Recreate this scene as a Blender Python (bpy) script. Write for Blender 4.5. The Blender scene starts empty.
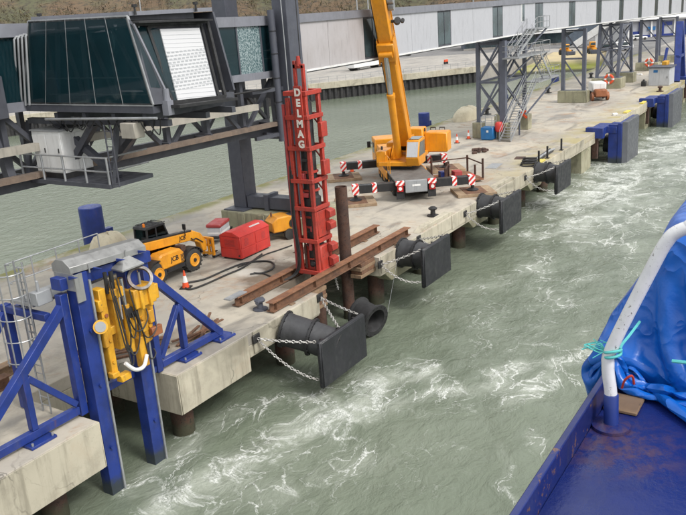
import bpy, bmesh, math, random
from mathutils import Vector, Matrix, noise
random.seed(7)
V = Vector
S = bpy.context.scene
COL = S.collection
R = math.radians

# ------------------------------------------------------------------ camera
CAM_H, F_PX, PITCH, ROLL, YAW = 12.5, 784.35, R(17.32), R(-4.10), R(33.39)
fwd = V((math.cos(YAW)*math.cos(PITCH), math.sin(YAW)*math.cos(PITCH), -math.sin(PITCH)))
r0 = V((math.sin(YAW), -math.cos(YAW), 0)); u0 = r0.cross(fwd)
rgt = r0*math.cos(ROLL)+u0*math.sin(ROLL); upv = -r0*math.sin(ROLL)+u0*math.cos(ROLL)
cam_d = bpy.data.cameras.new('camera'); cam = bpy.data.objects.new('camera', cam_d); COL.objects.link(cam)
cam.matrix_world = Matrix((( rgt.x, upv.x, -fwd.x, 0), (rgt.y, upv.y, -fwd.y, 0), (rgt.z, upv.z, -fwd.z, CAM_H), (0, 0, 0, 1)))
cam_d.sensor_width = 36; cam_d.lens = F_PX/686*36; cam_d.clip_start = .05; cam_d.clip_end = 6000
S.camera = cam
CP = V((0, 0, CAM_H))
def ray(px, py): return fwd+rgt*((px-343)/F_PX)+upv*((257.5-py)/F_PX)
def G(px, py, z=0.0):                       # photo pixel -> point on a level plane
    d = ray(px, py); return CP+d*((z-CAM_H)/d.z)
def GY(px, py, Y):                          # photo pixel -> point on a plane along the quay
    d = ray(px, py); return CP+d*(Y/d.y)
def GX(px, py, X):
    d = ray(px, py); return CP+d*(X/d.x)

# ------------------------------------------------------------------ sky and sun (overcast)
W = bpy.data.worlds.new('World'); S.world = W; W.use_nodes = True
SUN_EL, SUN_AZ = R(48), R(-100)             # azimuth measured from +X towards +Y
nt = W.node_tree; nt.nodes.clear()
sky = nt.nodes.new('ShaderNodeTexSky'); sky.sky_type = 'NISHITA'; sky.sun_disc = False
sky.sun_elevation = SUN_EL; sky.sun_rotation = R(90)-SUN_AZ; sky.air_density = 1.0; sky.dust_density = 6.0; sky.ozone_density = 1.0
hs = nt.nodes.new('ShaderNodeHueSaturation'); hs.inputs['Saturation'].default_value = .22
bg = nt.nodes.new('ShaderNodeBackground'); bg.inputs['Strength'].default_value = .13
wo = nt.nodes.new('ShaderNodeOutputWorld')
cloud = nt.nodes.new('ShaderNodeMix'); cloud.data_type = 'RGBA'; cloud.inputs[0].default_value = .62   # even cloud layer over the clear sky
cloud.inputs[7].default_value = (7.2, 7.35, 7.4, 1)
nt.links.new(sky.outputs[0], hs.inputs['Color']); nt.links.new(hs.outputs[0], cloud.inputs[6]); nt.links.new(cloud.outputs[2], bg.inputs[0]); nt.links.new(bg.outputs[0], wo.inputs[0])
sd = bpy.data.lights.new('sun', 'SUN'); sd.energy = 1.3; sd.angle = R(16); sd.color = (1, .97, .92)
so = bpy.data.objects.new('sun', sd); COL.objects.link(so)
sdir = V((math.cos(SUN_EL)*math.cos(SUN_AZ), math.cos(SUN_EL)*math.sin(SUN_AZ), math.sin(SUN_EL)))
so.rotation_euler = sdir.to_track_quat('Z', 'Y').to_euler(); so.location = (20, -60, 80)
S.view_settings.view_transform = 'Standard'; S.view_settings.look = 'None'
S.view_settings.exposure = .66; S.view_settings.gamma = 1; S.view_settings.use_curve_mapping = False

# ------------------------------------------------------------------ materials
class N:
    def __init__(s, name):
        s.m = bpy.data.materials.new(name); s.m.use_nodes = True; s.t = s.m.node_tree; s.t.nodes.clear()
        s.out = s.n('ShaderNodeOutputMaterial'); s.b = s.n('ShaderNodeBsdfPrincipled'); s.l(s.b.outputs[0], s.out.inputs[0])
        s.geo = s.n('ShaderNodeNewGeometry')
    def n(s, k, **kw):
        x = s.t.nodes.new(k)
        for a, b in kw.items(): setattr(x, a, b)
        return x
    def l(s, a, b): s.t.links.new(a, b)
    def set(s, i, v):
        if hasattr(v, 'is_linked') or hasattr(v, 'links'): s.l(v, i)
        else: i.default_value = v
    def mapc(s, scale=(1, 1, 1), rot=(0, 0, 0), src=None):
        m = s.n('ShaderNodeMapping'); m.inputs['Scale'].default_value = scale; m.inputs['Rotation'].default_value = rot
        s.l(src or s.geo.outputs['Position'], m.inputs[0]); return m.outputs[0]
    def noise(s, scale, detail=5, rough=.6, co=None, dist=0.0):
        x = s.n('ShaderNodeTexNoise'); x.inputs['Scale'].default_value = scale; x.inputs['Detail'].default_value = detail
        x.inputs['Roughness'].default_value = rough; x.inputs['Distortion'].default_value = dist
        s.l(co or s.geo.outputs['Position'], x.inputs['Vector']); return x.outputs['Fac']
    def ramp(s, fac, a, b, lo=0.0, hi=1.0):
        x = s.n('ShaderNodeMapRange'); x.interpolation_type = 'SMOOTHSTEP'; s.set(x.inputs[0], fac)
        x.inputs[1].default_value = a; s.set(x.inputs[2], b); x.inputs[3].default_value = lo; x.inputs[4].default_value = hi; return x.outputs[0]
    def mix(s, fac, a, b):
        x = s.n('ShaderNodeMix', data_type='RGBA'); s.set(x.inputs[0], fac)
        for i, v in ((6, a), (7, b)):
            if isinstance(v, tuple): x.inputs[i].default_value = (*v, 1)
            else: s.l(v, x.inputs[i])
        return x.outputs[2]
    def math(s, op, a, b=0.0, c=None):
        x = s.n('ShaderNodeMath', operation=op); s.set(x.inputs[0], a); s.set(x.inputs[1], b)
        if c is not None: s.set(x.inputs[2], c)
        return x.outputs[0]
    def xyz(s, src=None):
        x = s.n('ShaderNodeSeparateXYZ'); s.l(src or s.geo.outputs['Position'], x.inputs[0]); return x.outputs
    def bump(s, h, strength=.3, dist=.02):
        x = s.n('ShaderNodeBump'); x.inputs['Strength'].default_value = strength; x.inputs['Distance'].default_value = dist
        s.l(h, x.inputs['Height']); s.l(x.outputs[0], s.b.inputs['Normal'])
    def fin(s, col, rough=.6, metal=0.0, spec=.5):
        if isinstance(col, tuple): s.b.inputs['Base Color'].default_value = (*col, 1)
        else: s.l(col, s.b.inputs['Base Color'])
        s.set(s.b.inputs['Roughness'], rough); s.b.inputs['Metallic'].default_value = metal
        s.b.inputs['Specular IOR Level'].default_value = spec; return s.m

def paint(name, c, c2=None, rough=.45, wear=(.16, .09, .05), wear_t=.72, metal=0.0, sc=1.3, bump=.15, tide=False):
    """painted or bare material: tone drift, vertical grime runs and small chips"""
    s = N(name); c2 = c2 or tuple(x*.72 for x in c)
    a = s.ramp(s.noise(sc, 6), .35, .7)
    st = s.ramp(s.noise(1.0, 5, .65, s.mapc((6, 6, .7))), .5, .78, 0, .55)
    col = s.mix(a, c, c2); col = s.mix(st, col, tuple(x*.55+.02 for x in c2))
    du = s.ramp(s.noise(2.3, 7, .72, s.mapc((1, 1, .6))), .5, .75, 0, .22); col = s.mix(du, col, tuple(.5*x+.10 for x in c))
    ch = s.ramp(s.noise(11, 6, .75), wear_t-.03, wear_t+.03)
    col = s.mix(ch, col, wear)
    if tide:                                 # weed and rust where the sea reaches
        z = s.xyz()[2]; tb_ = s.math('SUBTRACT', 1, s.ramp(s.math('ADD', z, s.math('MULTIPLY', s.noise(3, 5), .7)), -2.55, -2.05)); col = s.mix(s.math('MULTIPLY', tb_, .8), col, (.035, .042, .022))
        rs = s.ramp(s.noise(1.0, 6, .7, s.mapc((4, 4, .35))), .60, .74, 0, .55); col = s.mix(rs, col, (.12, .055, .03))
    s.bump(s.noise(14, 5), bump, .01)
    return s.fin(col, s.ramp(s.noise(3, 4), .3, .7, rough*.8, min(1, rough*1.35)), metal)

MT = {}
MT['blue'] = paint('blue_paint', (.013, .036, .215), (.010, .026, .145), .40, (.09, .075, .08), .68, tide=True)
MT['yellow'] = paint('yellow_paint', (.72, .31, .018), (.60, .24, .015), .42, (.16, .09, .04), .76)
MT['cranyel'] = paint('crane_yellow_paint', (.74, .30, .014), (.64, .25, .014), .35, (.25, .14, .04), .80)
MT['gripyel'] = paint('machine_yellow_paint', (.70, .37, .02), (.48, .23, .02), .5, (.10, .07, .035), .635)
MT['red'] = paint('hammer_red_paint', (.42, .040, .024), (.27, .028, .020), .55, (.09, .04, .03), .60)
MT['boxred'] = paint('enclosure_red_paint', (.60, .043, .033), (.50, .036, .030), .42, (.3, .05, .04), .8)
MT['dred'] = paint('dull_red_paint', (.38, .05, .05), None, .5)
MT['steel'] = paint('dark_grey_steel_paint', (.070, .074, .090), (.056, .058, .072), .5, (.12, .07, .05), .75)
MT['mast'] = paint('mast_grey_paint', (.072, .077, .098), (.062, .066, .085), .48, (.13, .08, .06), .80)
MT['tower'] = paint('tower_grey_paint', (.105, .115, .15), (.085, .092, .12), .5, (.16, .10, .07), .76)
MT['fascia'] = paint('fascia_grey_paint', (.20, .205, .235), (.17, .175, .20), .5, (.15, .13, .12), .82)
MT['galv'] = paint('galvanised_steel', (.42, .43, .44), (.30, .31, .32), .42, (.2, .18, .16), .75, .55)
MT['hood'] = paint('sheet_metal', (.36, .36, .355), (.29, .29, .285), .42, (.3, .28, .26), .8, .5)
MT['ringmetal'] = paint('worn_ring_steel', (.17, .16, .15), (.12, .09, .08), .5, (.14, .08, .06), .62, .4)
MT['mattimber'] = paint('sandy_mat_timber', (.36, .265, .17), (.25, .17, .105), .85, (.12, .085, .06), .62, 0, 2.2, .4)
MT['dullgrey'] = paint('dusty_deck_steel', (.15, .14, .128), (.11, .10, .092), .7, (.07, .05, .04), .62)
MT['brownrail'] = paint('brown_grey_rail', (.19, .14, .105), (.13, .10, .08), .8, (.08, .05, .035), .64, 0, 1.6, .3)
MT['white'] = paint('white_paint', (.74, .74, .73), (.66, .65, .63), .42, (.35, .30, .25), .80)
MT['clad'] = paint('pale_grey_cladding', (.42, .425, .455), (.405, .41, .44), .5, (.40, .40, .41), .95, 0, .5)
MT['cladpink'] = paint('reflection_pink_cladding', (.41, .39, .40), (.36, .335, .335), .5, (.38, .35, .34), .95, 0, .35)  # pinkish tone puts a warm reflection into the colour of the near panels
MT['rubber'] = paint('black_rubber', (.014, .014, .015), (.024, .024, .025), .65, (.09, .08, .07), .72)
MT['drum'] = paint('worn_rubber_drum', (.045, .046, .050), (.026, .026, .028), .55, (.12, .11, .10), .75)
MT['panel'] = paint('fender_panel_facing', (.012, .013, .016), (.017, .018, .022), .52, (.06, .06, .06), .9)
MT['gpanel'] = paint('grey_fender_facing', (.085, .09, .105), (.07, .075, .085), .5, (.14, .13, .12), .88)
MT['black'] = paint('black_steel', (.014, .014, .016), (.022, .021, .021), .5, (.10, .06, .04), .72)
MT['dark'] = paint('dark_gap', (.012, .012, .013), None, .8)
MT['rust'] = paint('rusty_steel', (.185, .092, .050), (.105, .055, .034), .85, (.045, .025, .02), .6, 0, 2.2, .5)
MT['dkrust'] = paint('dark_rusty_pile', (.085, .042, .028), (.05, .028, .022), .85, (.02, .015, .013), .58, 0, 1.6, .5, True)
MT['rrust'] = paint('orange_rust', (.255, .118, .058), (.16, .072, .040), .85, (.09, .04, .025), .6, 0, 2.0, .5)
MT['timber'] = paint('weathered_timber', (.26, .17, .10), (.17, .11, .07), .85, (.07, .05, .035), .62, 0, 2.6, .4)
MT['chrome'] = paint('chrome_rod', (.55, .56, .58), (.48, .49, .5), .18, (.3, .3, .3), .85, .9)
MT['chain'] = paint('galvanised_chain', (.46, .45, .43), (.32, .30, .28), .5, (.20, .12, .08), .66, .3)
MT['rope'] = paint('teal_rope', (.10, .48, .46), (.07, .36, .36), .8)
MT['redrope'] = paint('red_rope', (.5, .05, .03), None, .8)
MT['grey'] = paint('mid_grey_paint', (.30, .31, .32), (.26, .27, .28), .5)
MT['cabgrey'] = paint('cabinet_grey_paint', (.46, .47, .49), (.42, .43, .45), .5)
MT['cream'] = paint('cream_cover', (.60, .54, .40), (.52, .46, .33), .7, (.36, .32, .22), .7)
MT['hose'] = paint('black_hose', (.016, .016, .017), (.03, .028, .026), .55)
MT['orange'] = paint('orange_plastic', (.75, .085, .02), None, .5)
MT['lightblue'] = paint('light_blue_paint', (.012, .14, .36), (.012, .11, .28), .5)
MT['copper'] = paint('brown_engine_housing', (.30, .105, .04), (.2, .07, .03), .6)
MT['yellowkerb'] = paint('yellow_kerb_paint', (.72, .58, .06), (.55, .46, .12), .6, (.4, .38, .3), .6)
MT['beige'] = paint('beige_walkway_board', (.38, .35, .30), (.30, .28, .24), .7)
MT['navy'] = paint('navy_hull_paint', (.008, .018, .12), (.007, .013, .085), .35, (.14, .075, .05), .60)
MT['tyre'] = paint('tyre_rubber', (.022, .022, .022), (.045, .042, .038), .85, (.09, .08, .065), .66)
MT['lampred'] = paint('red_tail_lamp', (.45, .01, .01), None, .25)
MT['amber'] = paint('amber_beacon', (.75, .20, .01), None, .25)
MT['letter'] = paint('white_lettering', (.78, .74, .68), (.66, .60, .54), .5, (.45, .10, .07), .74)
MT['blackletter'] = paint('black_lettering', (.015, .015, .015), None, .5)
MT['bldg'] = paint('dark_blue_cladding', (.10, .13, .17), (.08, .10, .13), .5)
MT['sheet'] = paint('tarred_sheet_piling', (.022, .022, .024), (.035, .033, .032), .7, (.10, .07, .05), .68)

def m_concrete(name, c, c2, algae=0.0, rust=.55, streak=0.0):
    s = N(name); p = s.xyz()
    big = s.ramp(s.noise(.16, 6, .62, None, .6), .36, .64)
    col = s.mix(big, c, c2)
    mid = s.ramp(s.noise(.9, 7, .68), .45, .72, 0, .55); col = s.mix(mid, col, tuple(x*.62 for x in c2))
    wet = s.ramp(s.noise(.30, 5, .6, s.mapc((.45, 1.3, 1)), .8), .52, .66, 0, .70); col = s.mix(wet, col, tuple(x*.50 for x in c2))
    ru = s.ramp(s.noise(.34, 7, .72, s.mapc((1, 1, 1), (0, 0, .6)), .9), .52, .70, 0, rust); col = s.mix(ru, col, (.33, .17, .075))
    if streak:
        st = s.ramp(s.noise(1.0, 5, .7, s.mapc((2.6, 2.6, .22))), .46, .72, 0, streak); col = s.mix(st, col, (.12, .105, .075))
    if algae:
        e = s.ramp(p[1], 36.9, 38.3); e2 = s.math('MULTIPLY', e, s.ramp(s.noise(.8, 5), .3, .62)); col = s.mix(s.math('MULTIPLY', e2, algae), col, (.20, .20, .05))
        f = s.math('SUBTRACT', 1, s.ramp(p[1], 20.4, 24.5)); far = s.ramp(p[0], 48, 62)
        f2 = s.math('MULTIPLY', s.math('MULTIPLY', f, far), s.ramp(s.noise(.35, 5), .35, .6)); col = s.mix(s.math('MULTIPLY', f2, .75), col, (.36, .30, .12))
    if algae:                                # mud and oil round the pile notch, pale spill by the hoses
        for c_, r_, k_, tone in (((30.0, 23.2, 0), 4.2, .8, (.13, .095, .065)), ((33.5, 24.6, 0), 2.2, .6, (.15, .12, .09)), ((29.6, 25.3, 0), 1.3, .7, (.55, .52, .47)), ((46.5, 23.2, 0), 3.0, .5, (.17, .14, .11)), ((21.5, 22.6, 0), 2.2, .5, (.17, .12, .08)), ((28, 31, 0), 6.0, .5, (.19, .175, .155)), ((20, 29, 0), 6.5, .5, (.19, .175, .155))):
            dv = s.n('ShaderNodeVectorMath', operation='DISTANCE'); s.l(s.geo.outputs['Position'], dv.inputs[0]); dv.inputs[1].default_value = c_
            near = s.math('SUBTRACT', 1, s.ramp(dv.outputs['Value'], r_*.25, r_)); mk = s.ramp(s.math('MULTIPLY', near, s.noise(1.1, 7, .7)), .22, .48, 0, k_); col = s.mix(mk, col, tone)
    sp = s.ramp(s.noise(9, 5, .75), .62, .70, 0, .5); col = s.mix(sp, col, tuple(x*.5 for x in c2))
    cv = s.n('ShaderNodeTexVoronoi', feature='DISTANCE_TO_EDGE'); cv.inputs['Scale'].default_value = .17; wv = s.n('ShaderNodeVectorMath', operation='MULTIPLY_ADD'); nz = s.n('ShaderNodeTexNoise'); nz.inputs['Scale'].default_value = .8; nz.inputs['Detail'].default_value = 6; s.l(s.geo.outputs['Position'], nz.inputs['Vector'])
    s.l(nz.outputs['Color'], wv.inputs[0]); wv.inputs[1].default_value = (1.6, 1.6, 1.6); s.l(s.geo.outputs['Position'], wv.inputs[2]); s.l(wv.outputs[0], cv.inputs['Vector'])
    ck = s.math('MULTIPLY', s.math('SUBTRACT', 1, s.ramp(cv.outputs['Distance'], .0015, .006)), s.ramp(s.noise(.3, 3), .42, .6, 0, .7)); col = s.mix(ck, col, tuple(x*.35 for x in c2))
    s.bump(s.noise(7, 8, .7), .35, .02)
    return s.fin(col, s.ramp(wet, 0, .5, .85, .5))
MT['deck'] = m_concrete('deck_concrete', (.46, .415, .34), (.345, .318, .278), .9)
MT['face'] = m_concrete('edge_beam_concrete', (.48, .44, .345), (.40, .365, .285), 0, .15, .5)
MT['block'] = m_concrete('mossy_concrete', (.36, .34, .24), (.27, .26, .17), 0, .15, .75)
MT['apron'] = m_concrete('apron_concrete', (.36, .335, .30), (.30, .28, .255), 0, .1)
MT['asphalt'] = m_concrete('asphalt_concrete', (.19, .185, .18), (.155, .15, .15), 0, .05)

def m_revet():
    s = N('revetment_concrete'); z = s.xyz()[2]
    col = s.mix(s.ramp(s.noise(.12, 5), .4, .6), (.44, .36, .21), (.35, .30, .20))
    g = s.math('MULTIPLY', s.math('SUBTRACT', 1, s.ramp(z, -2.4, -1.2)), s.ramp(s.noise(.25, 4), .25, .55)); col = s.mix(g, col, (.20, .22, .03))
    k = s.math('SUBTRACT', 1, s.ramp(z, -3.0, -2.6)); col = s.mix(k, col, (.035, .035, .02))
    s.bump(s.noise(3, 5), .3, .05); return s.fin(col, .85)
MT['revet'] = m_revet()

def m_stripe(name, a, b, k=2.6):
    s = N(name); p = s.xyz()
    d = s.math('ADD', s.math('MULTIPLY', s.math('SUBTRACT', p[1], p[0]), .72), p[2])
    f = s.math('FRACT', s.math('MULTIPLY', d, k)); st = s.math('GREATER_THAN', f, .5)
    col = s.mix(st, a, b); col = s.mix(s.ramp(s.noise(6, 5), .55, .75, 0, .5), col, (.2, .15, .12)); return s.fin(col, .5)
MT['stripe'] = m_stripe('red_white_stripes', (.60, .03, .025), (.78, .76, .74))

def m_glass(name, tint, refl=.08, rough=.03):
    s = N(name); s.t.nodes.remove(s.b)
    tr = s.n('ShaderNodeBsdfTransparent'); tr.inputs[0].default_value = (*tint, 1)
    gl = s.n('ShaderNodeBsdfGlossy'); gl.inputs[0].default_value = (.75, .85, .88, 1); gl.inputs['Roughness'].default_value = rough
    fr = s.n('ShaderNodeFresnel'); fr.inputs[0].default_value = 1.5
    k = s.math('MULTIPLY_ADD', fr.outputs[0], .8, refl*.3)
    mx = s.n('ShaderNodeMixShader'); s.l(k, mx.inputs[0]); s.l(tr.outputs[0], mx.inputs[1]); s.l(gl.outputs[0], mx.inputs[2]); s.l(mx.outputs[0], s.out.inputs[0]); return s.m
def m_tint(name, c, al, rough=.06):
    s = N(name); s.b.inputs['Alpha'].default_value = al
    col = s.mix(s.ramp(s.noise(.6, 4), .35, .65), c, tuple(x*.7 for x in c)); return s.fin(col, rough, 0, .5)
MT['glass'] = m_tint('teal_tinted_glass', (.010, .036, .046), .62)
MT['clearglass'] = m_glass('grey_window_glass', (.30, .38, .40), .2)
def m_pane(name, c):
    s = N(name); col = s.mix(s.ramp(s.noise(.5, 4), .4, .65), c, tuple(x*.5 for x in c)); return s.fin(col, .12, 0, .6)
MT['winpane'] = m_pane('dark_window_glass', (.055, .085, .095))
def m_frit():
    s = N('fritted_glass'); x = s.xyz()
    cells = s.n('ShaderNodeTexVoronoi', feature='DISTANCE_TO_EDGE'); cells.inputs['Scale'].default_value = 6.5
    s.l(s.mapc((1.7, 1.7, .95)), cells.inputs['Vector'])
    k = s.ramp(cells.outputs['Distance'], .06, .13); col = s.mix(k, (.27, .33, .34), (.05, .10, .11)); return s.fin(col, .15)
MT['frit'] = m_frit()
def m_shutter():
    s = N('perforated_shutter_slats')
    br = s.n('ShaderNodeTexBrick'); br.offset = .5; br.inputs['Scale'].default_value = 1.0
    br.inputs['Brick Width'].default_value = .215; br.inputs['Row Height'].default_value = .115; br.inputs['Mortar Size'].default_value = .030; br.inputs['Mortar Smooth'].default_value = .1
    c = s.n('ShaderNodeCombineXYZ'); p = s.xyz(); s.l(p[0], c.inputs[0]); s.l(p[2], c.inputs[1]); s.l(c.outputs[0], br.inputs['Vector'])
    hole = s.math('SUBTRACT', 1, br.outputs['Fac'])
    z = s.math('MULTIPLY', s.math('LESS_THAN', p[2], 11.62), s.math('GREATER_THAN', p[2], 10.28))
    hx = hole
    col = s.mix(s.math('MULTIPLY', hx, z), (.52, .52, .53), (.30, .31, .32)); return s.fin(col, .45)
MT['shutter'] = m_shutter()
def m_tarp():
    s = N('blue_tarpaulin'); col = s.mix(s.ramp(s.noise(2.5, 5), .3, .7), (.004, .115, .50), (.004, .088, .40))
    col = s.mix(s.ramp(s.noise(14, 5, .8), .68, .74, 0, .5), col, (.10, .22, .55))
    rg = lambda k, d: s.math('SUBTRACT', 1, s.math('ABSOLUTE', s.math('MULTIPLY_ADD', s.noise(k, 2, .5, None, d), 2, -1)))
    h = s.math('ADD', s.math('ADD', s.math('POWER', rg(2.2, .5), 6), s.math('MULTIPLY', s.math('POWER', rg(6, .4), 6), .3)), s.math('MULTIPLY', s.noise(60, 3), .04)); s.bump(h, .7, .035); return s.fin(col, .30, 0, .5)
MT['tarp'] = m_tarp()
def m_shipdeck():
    s = N('ship_deck_paint'); p = s.geo.outputs['Position']
    col = s.mix(s.ramp(s.noise(1.6, 5), .35, .65), (.006, .014, .095), (.008, .018, .12))
    v = s.n('ShaderNodeVectorMath', operation='DISTANCE'); s.l(p, v.inputs[0]); v.inputs[1].default_value = (2.74, .60, 10.85)
    near = s.math('SUBTRACT', 1, s.ramp(v.outputs['Value'], .05, .34))
    ru = s.math('MULTIPLY', near, s.ramp(s.noise(16, 7, .75), .42, .62)); col = s.mix(s.math('MULTIPLY', ru, .5), col, (.11, .05, .025))
    col = s.mix(s.ramp(s.noise(38, 4, .7), .71, .75), col, (.14, .08, .06)); col = s.mix(s.ramp(s.noise(23, 3, .6, s.mapc((1, 1, 1), (.3, .2, .9))), .735, .75), col, (.5, .5, .52))
    s.bump(s.noise(5, 7, .65), .45, .02); return s.fin(col, s.ramp(s.noise(4, 4), .3, .7, .22, .40))
MT['shipdeck'] = m_shipdeck()
def m_rail():
    s = N('chipped_white_rail_paint'); col = s.mix(s.ramp(s.noise(6, 4), .35, .7), (.70, .70, .71), (.58, .58, .60))
    ch = s.math('MULTIPLY', s.ramp(s.noise(70, 5, .7), .60, .63), s.ramp(s.noise(9, 3), .44, .58)); col = s.mix(ch, col, (.06, .042, .035))
    col = s.mix(s.ramp(s.noise(130, 3, .6), .68, .72), col, (.10, .08, .07)); s.bump(s.noise(60, 4), .15, .004); return s.fin(col, .32)
MT['rail'] = m_rail()
def m_hill():
    s = N('hillside_scrub_ground'); col = s.mix(s.ramp(s.noise(.03, 6), .4, .6), (.13, .085, .05), (.085, .085, .045)); col = s.mix(s.ramp(s.noise(.4, 6, .7), .45, .65), col, (.05, .042, .03)); return s.fin(col, .95)
MT['hill'] = m_hill()
def m_scrub():
    s = N('scrub_twigs'); rnd = s.geo.outputs['Random Per Island']
    x = s.n('ShaderNodeValToRGB'); s.l(rnd, x.inputs[0]); e = x.color_ramp.elements
    e[0].color = (.055, .045, .03, 1); e[1].color = (.16, .095, .05, 1)
    for pos, c in ((.3, (.08, .075, .04, 1)), (.55, (.11, .075, .045, 1)), (.8, (.075, .085, .035, 1))):
        q = e.new(pos); q.color = c
    col = s.mix(s.ramp(s.noise(.035, 4), .4, .6), x.outputs[0], (.09, .07, .045)); return s.fin(col, .95)
MT['scrub'] = m_scrub()
def m_water():
    s = N('harbour_water'); p = s.geo.outputs['Position']
    w1 = s.noise(.9, 6, .62, s.mapc((1, 1.5, 1), (0, 0, .5)), .5); w2 = s.noise(3.6, 4, .6, s.mapc((1, 1.4, 1), (0, 0, .9)))
    h = s.math('ADD', w1, s.math('MULTIPLY', w2, .16))
    at = s.n('ShaderNodeAttribute', attribute_name='foam'); m = at.outputs['Fac']
    def warp(src, scale, amp, det):
        wr = s.n('ShaderNodeTexNoise'); wr.inputs['Scale'].default_value = scale; wr.inputs['Detail'].default_value = det; wr.inputs['Roughness'].default_value = .6; s.l(src, wr.inputs['Vector'])
        c = s.n('ShaderNodeVectorMath', operation='SUBTRACT'); s.l(wr.outputs['Color'], c.inputs[0]); c.inputs[1].default_value = (.5, .5, .5)
        va = s.n('ShaderNodeVectorMath', operation='MULTIPLY_ADD'); s.l(c.outputs[0], va.inputs[0]); va.inputs[1].default_value = (amp, amp, 0); s.l(src, va.inputs[2]); return va.outputs[0]
    q1 = warp(p, .20, 4.2, 2.5); q = warp(q1, .8, 2.0, 5); q3 = warp(q, 3.0, .50, 5)
    def lace(src, scale, width, rot):
        v = s.n('ShaderNodeTexVoronoi', feature='DISTANCE_TO_EDGE', voronoi_dimensions='2D'); v.inputs['Scale'].default_value = scale; s.l(s.mapc((.55, 1.25, 1), (0, 0, rot), src), v.inputs['Vector'])
        wd = s.math('MULTIPLY', m, width); k = s.math('DIVIDE', v.outputs['Distance'], s.math('ADD', wd, .001)); return s.math('SUBTRACT', 1, s.ramp(k, .05, 1.0))
    brk = s.ramp(s.noise(.75, 4, .6, q), .40, .62); fine = s.ramp(s.noise(11, 5, .75, q1), .36, .60, .12, 1)
    f = s.math('MAXIMUM', s.math('MULTIPLY', lace(q, .42, .075, .30), .95), s.math('MULTIPLY', lace(q3, 1.1, .15, .45), .9))
    f = s.math('MAXIMUM', f, s.math('MULTIPLY', lace(q3, 2.7, .24, .2), s.ramp(m, .45, 1.05, 0, .85)))
    f = s.math('MULTIPLY', s.math('MULTIPLY', f, fine), s.math('MULTIPLY', brk, s.ramp(m, .03, .6)))
    thick = s.math('MULTIPLY', s.ramp(m, .70, 1.25, 0, .9), s.math('MULTIPLY', s.ramp(s.noise(1.5, 6, .66, q3), .42, .64), fine)); f = s.math('MAXIMUM', f, thick)
    f = s.math('MINIMUM', f, 1)
    veil = s.math('MULTIPLY', s.ramp(m, .10, 1.1, 0, .62), s.ramp(s.noise(.55, 4, .55, q), .30, .66))
    col = s.mix(s.ramp(s.noise(.05, 4), .4, .6), (.132, .156, .114), (.158, .182, .136))
    col = s.mix(veil, col, (.48, .505, .44)); col = s.mix(s.math('MULTIPLY', f, .92), col, (.82, .83, .80))
    s.bump(s.math('ADD', h, s.math('MULTIPLY', f, .10)), .50, .30)
    s.b.inputs['IOR'].default_value = 1.33
    return s.fin(col, s.ramp(f, 0, 1, .12, .75))
MT['water'] = m_water()

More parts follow.
